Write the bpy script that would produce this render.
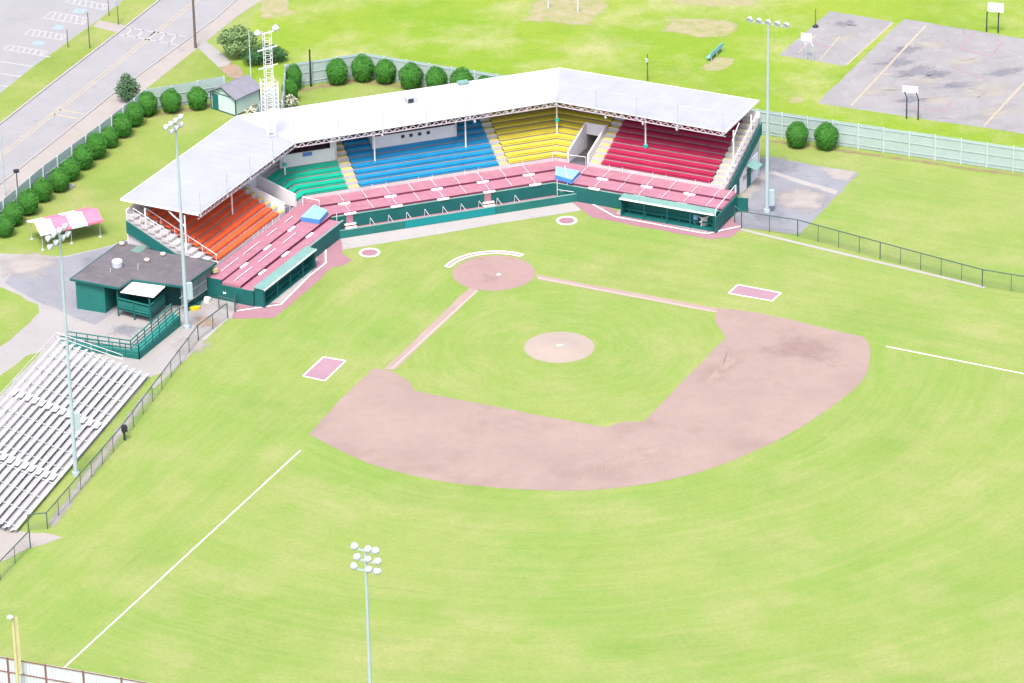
import bpy, math, random
from mathutils import Vector, Matrix
R = math.radians
random.seed(7)
for o in list(bpy.data.objects): bpy.data.objects.remove(o)
sc = bpy.context.scene
col = sc.collection

# ------------------------------------------------------------------ camera, sky, sun, exposure
cam = bpy.data.cameras.new('camera'); camo = bpy.data.objects.new('camera', cam); col.objects.link(camo)
cam.sensor_width = 36.0; cam.lens = 4500.0/1024*36; cam.clip_start = 5; cam.clip_end = 4000
camo.matrix_world = Matrix(((-0.94266764,-0.16238098,0.29156499,130.82990),(0.33324091,-0.41056105,0.84875799,384.76846),(-0.01811692,0.89725807,0.44113460,192.16081),(0,0,0,1)))
sc.camera = camo
SUN = Vector((.35, .55, 1.15)).normalized()
w = bpy.data.worlds.new('World'); sc.world = w; w.use_nodes = True
nt = w.node_tree; nt.nodes.clear()
sky = nt.nodes.new('ShaderNodeTexSky'); sky.sky_type = 'NISHITA'; sky.sun_disc = False
sky.sun_elevation = math.asin(SUN.z); sky.sun_rotation = math.atan2(SUN.x, SUN.y)
sky.air_density = 1.0; sky.dust_density = 5.0; sky.ozone_density = 1.0
bg = nt.nodes.new('ShaderNodeBackground'); bg.inputs['Strength'].default_value = .15
wo = nt.nodes.new('ShaderNodeOutputWorld')
nt.links.new(sky.outputs[0], bg.inputs[0]); nt.links.new(bg.outputs[0], wo.inputs[0])
sl = bpy.data.lights.new('sun', 'SUN'); sl.energy = 1.45; sl.angle = R(14); sl.color = (1, .965, .91)
so = bpy.data.objects.new('sun', sl); col.objects.link(so)
so.rotation_euler = SUN.to_track_quat('Z', 'Y').to_euler()
sc.view_settings.view_transform = 'Standard'; sc.view_settings.look = 'None'
sc.view_settings.gamma = 1; sc.view_settings.use_curve_mapping = False
sc.view_settings.exposure = 1.29

# ------------------------------------------------------------------ materials
M = {}
class NT:
    def __init__(s, name, rough=.8):
        m = bpy.data.materials.new(name); m.use_nodes = True; s.m = m; s.t = m.node_tree
        s.b = s.t.nodes['Principled BSDF']; s.b.inputs['Roughness'].default_value = rough
        s.b.inputs['Specular IOR Level'].default_value = .3
        s.pos = s.n('ShaderNodeNewGeometry').outputs['Position']; M[name] = m
    def n(s, k, **kw):
        x = s.t.nodes.new(k)
        for a, v in kw.items(): setattr(x, a, v)
        return x
    def l(s, a, b): s.t.links.new(a, b)
    def inp(s, sock, v):
        if hasattr(v, 'is_linked') or hasattr(v, 'links'): s.l(v, sock)
        else: sock.default_value = v
    def math(s, op, a, b=0.0, c=0.0):
        x = s.n('ShaderNodeMath', operation=op)
        s.inp(x.inputs[0], a); s.inp(x.inputs[1], b); s.inp(x.inputs[2], c); return x.outputs[0]
    def vec(s, x, y, z=0.0):
        c = s.n('ShaderNodeCombineXYZ'); s.inp(c.inputs[0], x); s.inp(c.inputs[1], y); s.inp(c.inputs[2], z); return c.outputs[0]
    def noise(s, v, scale, detail=3, rough=.55, lo=.3, hi=.7, a=0., b=1.):
        x = s.n('ShaderNodeTexNoise'); s.l(v, x.inputs['Vector']); x.inputs['Scale'].default_value = scale
        x.inputs['Detail'].default_value = detail; x.inputs['Roughness'].default_value = rough
        r = s.n('ShaderNodeMapRange'); s.l(x.outputs['Fac'], r.inputs[0])
        for i, q in enumerate((lo, hi, a, b)): r.inputs[i+1].default_value = q
        return r.outputs[0]
    def mix(s, f, a, b, mode='MIX'):
        x = s.n('ShaderNodeMix', data_type='RGBA', blend_type=mode)
        s.inp(x.inputs[0], f)
        for k, v in ((6, a), (7, b)):
            if isinstance(v, tuple): x.inputs[k].default_value = (*v[:3], 1)
            else: s.l(v, x.inputs[k])
        return x.outputs[2]
    def out(s, c): s.l(c, s.b.inputs['Base Color']); return s.m
    def bump(s, h, d, strength=1.):
        x = s.n('ShaderNodeBump'); s.l(h, x.inputs['Height']); x.inputs['Distance'].default_value = d; x.inputs['Strength'].default_value = strength
        s.l(x.outputs[0], s.b.inputs['Normal'])

def paint(name, c, var=.12, scale=.6, rough=.55, fine=True, metal=0., dirt=None, dirtamt=.25):
    t = NT(name, rough); t.b.inputs['Metallic'].default_value = metal
    lo = tuple(v*(1-var) for v in c); hi = tuple(min(1, v*(1+var)) for v in c)
    x = t.mix(t.noise(t.pos, scale, 4), lo, hi)
    if fine: x = t.mix(t.noise(t.pos, scale*9, 3, .6, .35, .65, 0, .35), x, lo)
    if dirt: x = t.mix(t.noise(t.pos, scale*2.3, 5, .65, .5, .72, 0, dirtamt), x, dirt)
    return t.out(x)

def grass(name, c1, c2, c3, field):
    t = NT(name, .95); t.b.inputs['Specular IOR Level'].default_value = .1
    sep = t.n('ShaderNodeSeparateXYZ'); t.l(t.pos, sep.inputs[0]); X, Y = sep.outputs[0], sep.outputs[1]
    blot = t.noise(t.pos, .045, 5, .6, .36, .64)
    x = t.mix(blot, c1, c2)
    x = t.mix(t.noise(t.pos, .11, 6, .66, .46, .70, 0, .85), x, c3)
    x = t.mix(t.noise(t.pos, .075, 6, .66, .52, .68, 0, .6), x, tuple(q*.84 for q in c1))
    x = t.mix(t.noise(t.pos, .34, 5, .7, .52, .75, 0, .45), x, tuple(q*.88 for q in c1))
    x = t.mix(t.noise(t.pos, .5, 4, .6, .48, .75, 0, .5), x, c2)
    if field:
        s_ = .70710678
        ax = t.math('ABSOLUTE', X)
        u = t.math('MULTIPLY', t.math('ADD', ax, Y), s_); v = t.math('MULTIPLY', t.math('SUBTRACT', ax, Y), s_)
        y2 = t.math('SUBTRACT', Y, 17.9)
        r = t.math('SQRT', t.math('ADD', t.math('MULTIPLY', X, X), t.math('MULTIPLY', y2, y2)))
        an = t.math('ARCTAN2', X, y2)
        fair = t.math('LESS_THAN', v, 0.)
        wob = t.noise(t.pos, .12, 2, .5, 0, 1, -.8, .8)
        def streak(k, lo, hi, amp):
            a = t.vec(t.math('MULTIPLY', t.math('ADD', r, wob), k), t.math('MULTIPLY', an, 2.2*k), 0.)
            b = t.vec(t.math('MULTIPLY', v, k), t.math('MULTIPLY', u, k*.07), 7.)
            mx = t.n('ShaderNodeMix', data_type='VECTOR'); t.l(fair, mx.inputs[0]); t.l(b, mx.inputs[4]); t.l(a, mx.inputs[5])
            return t.noise(mx.outputs[1], 1., 3, .6, lo, hi, 0, amp)
        x = t.mix(streak(.36, .42, .7, .5), x, tuple(q*.95 for q in c1))
        x = t.mix(streak(1.1, .46, .74, .34), x, c3)
        x = t.mix(streak(2.6, .48, .74, .2), x, tuple(q*.8 for q in c1))
        # wheel-track rings of the mower in the outfield
        ring = t.math('SINE', t.math('MULTIPLY', t.math('ADD', r, wob), 4.2))
        x = t.mix(t.math('MULTIPLY', t.math('MULTIPLY', t.math('GREATER_THAN', ring, .55), fair), .07), x, c3)
    x = t.mix(t.noise(t.pos, 2.6, 4, .7, .42, .75, 0, .42), x, tuple(q*.70 for q in c1))
    t.bump(t.noise(t.pos, 6., 4, .7, .2, .8), .05, .6)
    return t.out(x)

grass('field_grass', (.162, .254, .053), (.222, .268, .078), (.28, .283, .122), True)
grass('lawn_grass', (.158, .246, .048), (.216, .260, .070), (.272, .272, .115), False)
grass('park_grass', (.150, .252, .024), (.205, .272, .038), (.33, .315, .16), False)
grass('verge_grass', (.150, .225, .040), (.20, .25, .065), (.27, .28, .11), False)

def clay(name, c, c2, dark, amt=.5):
    t = NT(name, .95); t.b.inputs['Specular IOR Level'].default_value = .1
    x = t.mix(t.noise(t.pos, .16, 4, .6, .35, .65), c, c2)
    x = t.mix(t.noise(t.pos, .13, 5, .65, .52, .68, 0, amt), x, dark)
    x = t.mix(t.noise(t.pos, 1.1, 5, .7, .45, .75, 0, .35), x, tuple(v*.86 for v in c))
    x = t.mix(t.noise(t.pos, 5, 3, .7, .5, .8, 0, .3), x, tuple(min(1, v*1.12) for v in c2))
    t.bump(t.noise(t.pos, 3., 4, .7, .2, .8), .03, .5)
    return t.out(x)
clay('infield_clay', (.245, .184, .162), (.278, .212, .186), (.208, .148, .131), .7)
clay('path_clay', (.28, .205, .185), (.31, .235, .21), (.25, .17, .155), .3)
clay('home_clay', (.262, .180, .168), (.285, .20, .182), (.215, .145, .135), .6)
clay('mound_clay', (.285, .235, .202), (.31, .26, .225), (.262, .21, .18), .3)
clay('track_clay', (.255, .135, .165), (.28, .16, .188), (.225, .105, .13), .4)
clay('box_clay', (.275, .165, .20), (.30, .19, .225), (.245, .135, .165), .4)
clay('bare_dirt', (.26, .23, .135), (.29, .25, .165), (.235, .225, .09), .55)
def softpatch(name, c, c2, dens=1.):
    t = NT(name, .95); t.b.inputs['Specular IOR Level'].default_value = .1
    t.out(t.mix(t.noise(t.pos, .8, 5, .65, .35, .65), c, c2))
    at = t.n('ShaderNodeAttribute', attribute_name='edge')
    n = t.noise(t.pos, .6, 5, .65, .2, .8, -.45, .45)
    n2 = t.noise(t.pos, 6., 4, .75, .25, .75, -.65, .65)
    f = t.math('ADD', t.math('ADD', t.math('MULTIPLY', at.outputs['Fac'], 1.25*dens), n), n2)
    r = t.n('ShaderNodeMath', operation='GREATER_THAN'); t.l(f, r.inputs[0]); r.inputs[1].default_value = .55
    tr = t.n('ShaderNodeBsdfTransparent'); mx = t.n('ShaderNodeMixShader'); t.l(r.outputs[0], mx.inputs[0]); t.l(tr.outputs[0], mx.inputs[1]); t.l(t.b.outputs[0], mx.inputs[2])
    t.l(mx.outputs[0], t.t.nodes['Material Output'].inputs['Surface'])
softpatch('worn_ground', (.245, .235, .12), (.30, .268, .17), .6)
softpatch('worn_soil', (.19, .145, .085), (.23, .19, .12), .6)
softpatch('dark_clay', (.212, .150, .134), (.240, .170, .152), .5)
softpatch('pale_clay', (.275, .208, .183), (.30, .23, .20), .5)
softpatch('pale_dust', (.26, .24, .228), (.30, .275, .26), .75)
softpatch('dark_stain', (.15, .16, .185), (.19, .195, .22), .6)
softpatch('court_sand', (.25, .235, .20), (.285, .265, .235), .55)
softpatch('court_dark', (.145, .148, .17), (.18, .178, .20), .6)
softpatch('rust_soil', (.27, .19, .14), (.30, .225, .175), .6)
clay('brown_dirt', (.30, .17, .10), (.33, .21, .14), (.22, .12, .07), .5)
def slab(name, c, var=.1, crack=.5, stain=None, patch=.3):
    t = NT(name, .9); t.b.inputs['Specular IOR Level'].default_value = .15
    x = t.mix(t.noise(t.pos, .2, 5, .6), tuple(v*(1-var) for v in c), tuple(v*(1+var) for v in c))
    x = t.mix(t.noise(t.pos, .45, 5, .7, .52, .7, 0, patch), x, stain or tuple(v*.75 for v in c))
    vo = t.n('ShaderNodeTexVoronoi', feature='DISTANCE_TO_EDGE')
    wv = t.n('ShaderNodeVectorMath', operation='ADD'); t.l(t.pos, wv.inputs[0])
    nz = t.n('ShaderNodeTexNoise'); t.l(t.pos, nz.inputs['Vector']); nz.inputs['Scale'].default_value = .5; nz.inputs['Detail'].default_value = 4
    t.l(nz.outputs['Color'], wv.inputs[1]); t.l(wv.outputs[0], vo.inputs['Vector']); vo.inputs['Scale'].default_value = .28
    cr = t.math('MULTIPLY', t.math('LESS_THAN', vo.outputs['Distance'], .012), t.noise(t.pos, .3, 3, .6, .45, .6, 0, crack))
    x = t.mix(cr, x, tuple(v*.55 for v in c))
    x = t.mix(t.noise(t.pos, 4, 3, .7, .4, .7, 0, .22), x, tuple(v*.85 for v in c))
    return t.out(x)
slab('road_asphalt', (.250, .247, .256), .06, .35)
slab('lot_asphalt', (.245, .243, .252), .04, .2, None, .12)
slab('old_asphalt', (.205, .21, .235), .1, .5, (.25, .25, .26), .5)
slab('court_asphalt', (.228, .222, .226), .12, .5, (.29, .27, .255), .8)
slab('crack_patch', (.165, .175, .21), .15, .8, (.21, .21, .235), .6)
slab('concrete', (.28, .268, .262), .06, .4, (.24, .218, .21), .4)
slab('pink_concrete', (.288, .265, .248), .06, .4, (.26, .22, .20), .5)
slab('pale_concrete', (.31, .295, .288), .05, .3, (.26, .235, .23), .35)
paint('chalk', (.78, .76, .74), .05, 2, .95)
paint('faded_line', (.315, .312, .315), .14, 1.6, .9)
paint('yellow_line', (.34, .295, .215), .14, 1.6, .9)
paint('faded_red_line', (.26, .195, .21), .12, 1.4, .9)
paint('blue_mark', (.235, .30, .335), .1, 1.4, .9)

t = NT('roof_metal', .45)
mp = t.n('ShaderNodeMapping'); t.l(t.pos, mp.inputs[0]); mp.inputs['Scale'].default_value = (.35, .35, .35)
x = t.mix(t.noise(t.pos, .35, 5, .6, .3, .7), (.285, .292, .32), (.325, .332, .355))
x = t.mix(t.noise(t.pos, 1.6, 5, .7, .52, .75, 0, .22), x, (.25, .26, .285)); t.out(x)
t = NT('roof_metal_new', .45); x = t.mix(t.noise(t.pos, .35, 5, .6, .3, .7), (.40, .405, .42), (.435, .44, .455)); x = t.mix(t.noise(t.pos, 1.6, 5, .7, .55, .75, 0, .2), x, (.33, .34, .36)); t.out(x)
paint('steel_white', (.66, .65, .68), .06, 1, .5)
paint('soffit', (.45, .43, .46), .1, 1, .8)
paint('truss_paint', (.50, .44, .50), .12, 2.5, .6)
paint('stand_concrete', (.42, .40, .415), .07, .7, .9, True, 0, (.32, .29, .29), .35)
paint('wall_white', (.60, .585, .61), .05, .6, .8, True, 0, (.42, .39, .40), .3)
paint('step_faded', (.46, .42, .27), .1, 1.6, .7)
paint('path_chalk', (.36, .30, .275), .12, 2.5, .95)
paint('step_yellow', (.62, .50, .10), .14, 1.6, .7)
paint('maroon_dark', (.12, .022, .052), .15, 1.2, .8)
paint('deck_pink', (.305, .135, .178), .09, .7, .85, True, 0, (.39, .23, .27), .5)
paint('green_dark', (.007, .098, .094), .15, .8, .6)
paint('green_shaded', (.006, .05, .05), .15, .8, .7)  # darker copy of the wall green, shade of the recess put into the colour
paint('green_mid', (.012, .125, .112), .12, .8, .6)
paint('ramp_green', (.03, .21, .175), .12, .8, .6)
paint('green_light', (.145, .265, .24), .10, .8, .5, True, 0, (.24, .36, .34), .4)
paint('teal_banner', (.004, .19, .20), .05, .8, .5)
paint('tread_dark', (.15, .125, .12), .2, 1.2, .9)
paint('seat_orange', (.70, .105, .036), .16, .5, .5)
paint('seat_green', (.007, .34, .225), .13, .5, .5)
paint('seat_blue', (.012, .205, .42), .13, .5, .5)
paint('seat_yellow', (.52, .445, .058), .12, .5, .5)
paint('seat_red', (.33, .019, .068), .13, .5, .5)
paint('tarp_blue', (.22, .42, .60), .08, .7, .4); paint('tarp_edge_blue', (.06, .20, .50), .08, .7, .4)
paint('panel_fence', (.31, .395, .395), .05, .8, .6, True, 0, (.25, .33, .32), .4)
paint('fence_post', (.40, .49, .49), .05, .8, .6)
paint('shed_wall', (.44, .58, .56), .04, .8, .6); paint('shed_roof', (.18, .18, .21), .1, 1.2, .9)
paint('tar_roof', (.108, .10, .112), .12, .5, .95, True, 0, (.165, .145, .14), .6)
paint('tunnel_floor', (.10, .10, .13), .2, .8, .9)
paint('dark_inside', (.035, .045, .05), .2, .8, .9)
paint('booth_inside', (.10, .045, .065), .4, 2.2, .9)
paint('aluminium_dull', (.40, .395, .42), .1, 2, .4, True, .1, (.25, .24, .25), .4)
paint('aluminium', (.52, .51, .525), .07, 2, .35, True, .15)
paint('galv', (.34, .42, .46), .06, .7, .5, True, .1)
paint('lamp_white', (.43, .46, .51), .06, 2, .3)
paint('black_paint', (.022, .03, .035), .2, 1, .6)
paint('wood_pole', (.12, .10, .085), .2, 2, .9)
paint('dark_pipe', (.05, .085, .085), .2, 1, .5)
paint('wire_green', (.08, .13, .12), .1, 1, .5)
paint('tent_white', (.70, .68, .68), .05, .8, .8); paint('tent_pink', (.55, .16, .245), .08, .8, .8)
paint('canvas_white', (.72, .70, .69), .05, 1, .8)
paint('pole_yellow', (.46, .42, .235), .05, 1, .6)
paint('rail_brown', (.20, .10, .09), .15, 1, .8)
paint('wall_panel_pale', (.46, .49, .545), .05, .8, .6)
paint('box_grey', (.36, .40, .42), .06, 1, .5)
paint('blue_sign', (.08, .16, .42), .1, 2, .5)
paint('yellow_plastic', (.65, .45, .02), .08, 2, .4)
paint('patch_green', (.12, .20, .175), .15, 1, .8)
paint('pink_vent', (.45, .36, .36), .06, 2, .7)
paint('bench_blue', (.16, .40, .46), .06, 2, .5)
paint('brick_red', (.28, .06, .05), .2, 2, .8)
paint('teal_cap', (.01, .42, .36), .05, 2, .5)
paint('bark', (.08, .06, .045), .2, 3, .9)
def leafmat(name, a, b, c):
    t = NT(name, .7); t.b.inputs['Specular IOR Level'].default_value = .25
    oi = t.n('ShaderNodeObjectInfo')
    x = t.mix(t.noise(t.pos, 2.2, 3, .6, .3, .7), a, b)
    x = t.mix(t.noise(t.pos, 9, 2, .6, .4, .75, 0, .6), x, c)
    return t.out(x)
leafmat('leaf_shrub', (.028, .130, .014), (.042, .175, .020), (.065, .21, .030))
leafmat('leaf_pale', (.10, .18, .06), (.14, .22, .08), (.18, .26, .11))
leafmat('leaf_dark', (.025, .09, .03), (.035, .11, .035), (.05, .13, .045))
leafmat('leaf_mid', (.045, .105, .045), (.06, .13, .06), (.10, .17, .09))
leafmat('petal_cream', (.55, .50, .38), (.60, .56, .46), (.45, .48, .30))

# ------------------------------------------------------------------ mesh building
W = {}
class MB:
    def __init__(s): s.v = []; s.f = []; s.mi = []; s.cur = 0
    def add(s, vs, fs):
        k = len(s.v); s.v += [tuple(v) for v in vs]; s.f += [tuple(i+k for i in f) for f in fs]; s.mi += [s.cur]*len(fs); return s
    def box(s, c, size, ax=None, rz=0.):
        if ax is None: ax = (Vector((math.cos(rz), math.sin(rz), 0)), Vector((-math.sin(rz), math.cos(rz), 0)), Vector((0, 0, 1)))
        c = Vector(c); h = [a*(d/2) for a, d in zip(ax, size)]
        vs = [c+h[0]*i+h[1]*j+h[2]*k for k in (-1, 1) for j in (-1, 1) for i in (-1, 1)]
        return s.add(vs, [(0, 2, 3, 1), (4, 5, 7, 6), (0, 1, 5, 4), (2, 6, 7, 3), (0, 4, 6, 2), (1, 3, 7, 5)])
    def bar(s, a, b, wd, ht):      # box between two points, wd across, ht up
        a = Vector(a); b = Vector(b); d = b-a
        if d.length < 1e-6: return s
        x = d.normalized(); up = Vector((0, 0, 1))
        if abs(x.z) > .99: up = Vector((1, 0, 0))
        y = up.cross(x).normalized(); z = x.cross(y)
        return s.box((a+b)/2, (d.length, wd, ht), (x, y, z))
    def tube(s, a, b, r, r2=None, n=8):
        a = Vector(a); b = Vector(b); r2 = r if r2 is None else r2
        x = (b-a).normalized(); up = Vector((0, 0, 1)) if abs(x.z) < .9 else Vector((1, 0, 0))
        y = up.cross(x).normalized(); z = x.cross(y)
        vs = []
        for p, q in ((a, r), (b, r2)):
            for i in range(n):
                t = 2*math.pi*i/n; vs.append(p+y*(q*math.cos(t))+z*(q*math.sin(t)))
        fs = [(i, (i+1) % n, n+(i+1) % n, n+i) for i in range(n)]+[tuple(range(n))[::-1], tuple(range(n, 2*n))]
        return s.add(vs, fs)
    def path(s, pts, r, n=6):
        for a, b in zip(pts, pts[1:]): s.tube(a, b, r, n=n)
        return s
    def quad(s, a, b, c, d): return s.add([a, b, c, d], [(0, 1, 2, 3)])
    def prism(s, poly, z0, z1):
        n = len(poly); A = sum(poly[i][0]*poly[(i+1) % n][1]-poly[(i+1) % n][0]*poly[i][1] for i in range(n))
        if A < 0: poly = poly[::-1]
        vs = [(p[0], p[1], z0 if not callable(z0) else z0(p)) for p in poly]+[(p[0], p[1], z1 if not callable(z1) else z1(p)) for p in poly]
        return s.add(vs, [tuple(range(n))[::-1], tuple(range(n, 2*n))]+[(i, (i+1) % n, n+(i+1) % n, n+i) for i in range(n)])
    def lathe(s, c, ax, prof, n=12):     # prof: (distance along ax, radius)
        c = Vector(c); x = Vector(ax).normalized(); up = Vector((0, 0, 1)) if abs(x.z) < .9 else Vector((1, 0, 0))
        y = up.cross(x).normalized(); z = x.cross(y); vs = []
        for d, r in prof:
            for i in range(n):
                t = 2*math.pi*i/n; vs.append(c+x*d+y*(r*math.cos(t))+z*(r*math.sin(t)))
        fs = []
        for k in range(len(prof)-1):
            fs += [(k*n+i, k*n+(i+1) % n, (k+1)*n+(i+1) % n, (k+1)*n+i) for i in range(n)]
        fs += [tuple(range(n))[::-1], tuple(range((len(prof)-1)*n, len(prof)*n))]
        return s.add(vs, fs)
    def build(s, name, mats, parent=None, loc=None, smooth=False, bevel=0):
        me = bpy.data.meshes.new(name); org = Vector((0, 0, 0))
        if parent is not None: org = W.get(parent.name, org)
        elif loc is not None: org = Vector(loc)
        me.from_pydata([tuple(Vector(v)-org) for v in s.v], [], s.f); me.update()
        for m in ([mats] if isinstance(mats, str) else mats): me.materials.append(M[m])
        me.polygons.foreach_set('material_index', s.mi)
        if smooth: me.polygons.foreach_set('use_smooth', [True]*len(s.f))
        o = bpy.data.objects.new(name, me); col.objects.link(o)
        W[o.name] = org
        if parent is not None: o.parent = parent
        elif loc is not None: o.location = loc
        if bevel:
            b = o.modifiers.new('bevel', 'BEVEL'); b.width = bevel; b.segments = 1; b.limit_method = 'ANGLE'
        return o
def tag(o, label=None, cat=None, group=None, kind=None):
    for k, v in (('label', label), ('category', cat), ('group', group), ('kind', kind)):
        if v: o[k] = v
    return o
def thing(name, loc, label, cat, group=None, rz=0., local=False):
    o = bpy.data.objects.new(name, None); col.objects.link(o); o.empty_display_size = .3
    loc = Vector((loc[0], loc[1], loc[2] if len(loc) > 2 else 0)); o.location = loc; o.rotation_euler.z = rz
    W[o.name] = Vector((0, 0, 0)) if local else loc
    return tag(o, label, cat, group)
def kids(o): return [c for c in bpy.data.objects if c.parent == o]
def copy_tree(o, parent=None):
    c = o.copy(); col.objects.link(c)
    if parent: c.parent = parent
    for ch in kids(o): copy_tree(ch, c)
    return c
def V3(p, z=0.): return Vector((p[0], p[1], z))
def sheet(name, poly, z, m, kind='structure'):
    mb = MB(); n = len(poly); A = sum(poly[i][0]*poly[(i+1) % n][1]-poly[(i+1) % n][0]*poly[i][1] for i in range(n))
    if A < 0: poly = poly[::-1]
    mb.add([(p[0], p[1], z) for p in poly], [tuple(range(n))])
    o = mb.build(name, m)
    if kind: o['kind'] = kind
    return o
def wavy(poly, step=.8, amp=.12, seed=1):
    rnd = random.Random(seed); out = []
    for a, b in zip(poly, poly[1:]+poly[:1]):
        a = Vector(a[:2]); b = Vector(b[:2]); n = max(1, int((b-a).length/step)); d = (b-a).normalized() if (b-a).length > 0 else Vector((1, 0)); nn = Vector((-d.y, d.x))
        for i in range(n):
            p = a.lerp(b, i/n)
            if i: p = p+nn*rnd.uniform(-amp, amp)
            out.append((p.x, p.y))
    return out
def soft(name, poly, z, m, k=.6):
    P = [Vector(p[:2]) for p in poly]; c = sum(P, Vector((0, 0)))/len(P); n = len(P)
    if sum(P[i].x*P[(i+1) % n].y-P[(i+1) % n].x*P[i].y for i in range(n)) < 0: P = P[::-1]
    Q = [c+(p-c)*k for p in P]; mb = MB()
    mb.add([V3(p, z) for p in P]+[V3(p, z) for p in Q]+[V3(c, z)], [(i, (i+1) % n, n+(i+1) % n, n+i) for i in range(n)]+[(n+i, n+(i+1) % n, 2*n) for i in range(n)])
    o = mb.build(name, m); o['kind'] = 'structure'
    at = o.data.attributes.new('edge', 'FLOAT', 'POINT'); at.data.foreach_set('value', [0.]*n+[1.]*(n+1)); return o
def soft_multi(name, polys, z, m, k=.3):
    mb = MB(); val = []
    for j, poly in enumerate(polys):
        P = [Vector(p[:2]) for p in poly]; c = sum(P, Vector((0, 0)))/len(P); n = len(P)
        if sum(P[i].x*P[(i+1) % n].y-P[(i+1) % n].x*P[i].y for i in range(n)) < 0: P = P[::-1]
        zz = z+.0004*j
        mb.add([V3(p, zz) for p in P]+[V3(c+(p-c)*k, zz) for p in P]+[V3(c, zz)], [(i, (i+1) % n, n+(i+1) % n, n+i) for i in range(n)]+[(n+i, n+(i+1) % n, 2*n) for i in range(n)]); val += [0.]*n+[1.]*(n+1)
    o = mb.build(name, m); o['kind'] = 'structure'
    at = o.data.attributes.new('edge', 'FLOAT', 'POINT'); at.data.foreach_set('value', val); return o
def strip(name, a, b, wd, z, m):
    a = Vector(a[:2]); b = Vector(b[:2]); d = (b-a).normalized(); nn = Vector((-d.y, d.x)); mb = MB(); L = (b-a).length; e = min(wd, L*.2)
    rows = [a, a+d*e, b-d*e, b]; vs = []; val = []
    for i, p in enumerate(rows):
        for j in (-1, 0, 1): vs.append(V3(p+nn*(wd*j/2), z)); val.append(1. if i in (1, 2) and j == 0 else 0.)
    fs = [(i*3+j, (i+1)*3+j, (i+1)*3+j+1, i*3+j+1) for i in range(3) for j in range(2)]
    mb.add(vs, fs); o = mb.build(name, m); o['kind'] = 'structure'
    at = o.data.attributes.new('edge', 'FLOAT', 'POINT'); at.data.foreach_set('value', val); return o
def circle(c, r, n=48, a0=0, a1=360, amp=0, seed=0):
    rnd = random.Random(seed)
    full = abs(a1-a0) >= 360
    return [(c[0]+(r+rnd.uniform(-amp, amp))*math.cos(R(a0+(a1-a0)*i/(n if full else n-1))), c[1]+(r+rnd.uniform(-amp, amp))*math.sin(R(a0+(a1-a0)*i/(n if full else n-1)))) for i in range(n)]
def band(a, b, wd):      # thin rectangle along a line
    a = Vector(a[:2]); b = Vector(b[:2]); d = (b-a).normalized(); n = Vector((-d.y, d.x))*wd/2
    return [tuple(a+n), tuple(b+n), tuple(b-n), tuple(a-n)]

# ------------------------------------------------------------------ ground sheets
g = MB(); g.add([(-700, -900, 0), (700, -900, 0), (700, 500, 0), (-700, 500, 0)], [(0, 1, 2, 3)])
o = g.build('ground', 'field_grass'); o['kind'] = 'structure'
# park beyond the back fence, lawn between stand and fences
F4 = [(5.92, -53.30, 2.9), (-2.92, -53.32, 3), (-14.68, -42.02, 3), (-37.17, -22.62, 3), (-60.31, -1.71, 3)]
F1 = [(47.14, -25.71, 2.7), (37.36, -36.84, 2.7), (29.03, -45.22, 2.7), (21.94, -52.76, 2.7), (12.97, -53.11, 2.7)]
F4 = [p[:2] for p in F4]; F1 = [p[:2] for p in F1]
sheet('park_lawn', [F1[4], F4[0], F4[1], F4[2], F4[3], F4[4], (-260, 120), (-400, -500), (40, -500), (0.92, -79.28), (9.50, -62.54)], .004, 'park_grass')
sheet('back_lawn', [F1[0], F1[1], F1[2], F1[3], F1[4], F4[0], F4[1], F4[2], F4[3], (-39.28, -15.79), (-27.13, -13.71), (11.79, -18.47), (25.11, -5.84), (44.90, -0.38), (55.81, 7.98)], .004, 'lawn_grass')
for poly, sd in (([(-23.90, -62.03), (-28.56, -69.33), (-36.97, -65.92), (-35.88, -61.74), (-31.05, -57.21)], 3), ([(-37.41, -53.36), (-40.07, -57.43), (-44.16, -55.78), (-47.77, -51.74), (-45.07, -48.36), (-41.22, -49.28)], 4), ([(-37.73, -41.35), (-41.05, -44.33), (-43.10, -42.89), (-40.07, -39.80)], 5), ([(1.67, -79.58), (-2.22, -79.34), (-1.88, -73.54), (2.84, -72.85)], 6), ([(-39.94, -64.71), (-53.97, -59.69), (-51.06, -55.59), (-42.85, -59.57)], 7), ([(-43.36, -29.14), (-44.71, -30.68), (-45.80, -29.65), (-44.76, -28.29)], 8)):
    soft('bare_patch', wavy(poly, 1.2, .5, sd), .008, 'worn_ground', .75)

# parking lot, road, pavements
lot_edge = [(41.36, -57.87), (35.51, -63.72), (30.34, -69.64), (22.11, -78.22), (19.74, -80.66), (15.97, -85.05), (12.82, -88.78)]
sheet('parking_lot', lot_edge+[(3.53, -122.92), (54.09, -143.63), (67.69, -68.44)], .008, 'lot_asphalt')
kerb_far = [(46.39, -45.60), (37.54, -55.34), (28.26, -65.63), (18.28, -76.51), (12.27, -83.21), (6.57, -89.64)]
sheet('verge', lot_edge[:4]+[(21.06, -78.76), (19.21, -76.24), (18.36, -76.35)]+kerb_far[2::-1], .012, 'verge_grass')
sheet('verge_far', [(19.74, -80.66), (17.68, -78.04), (17.85, -76.98), (12.27, -83.21), (6.57, -89.64), (12.82, -88.78), (15.97, -85.05)], .012, 'verge_grass')
sheet('driveway', [(21.06, -78.76), (19.96, -80.26), (17.60, -77.68), (18.36, -76.35), (19.21, -76.24)], .016, 'pink_concrete')
near_edge = [(49.87, -30.48), (33.73, -48.15), (24.21, -58.69), (13.75, -69.26), (7.55, -75.73), (2.03, -82.40)]
sheet('road', kerb_far+near_edge[::-1], .008, 'road_asphalt')
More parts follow.
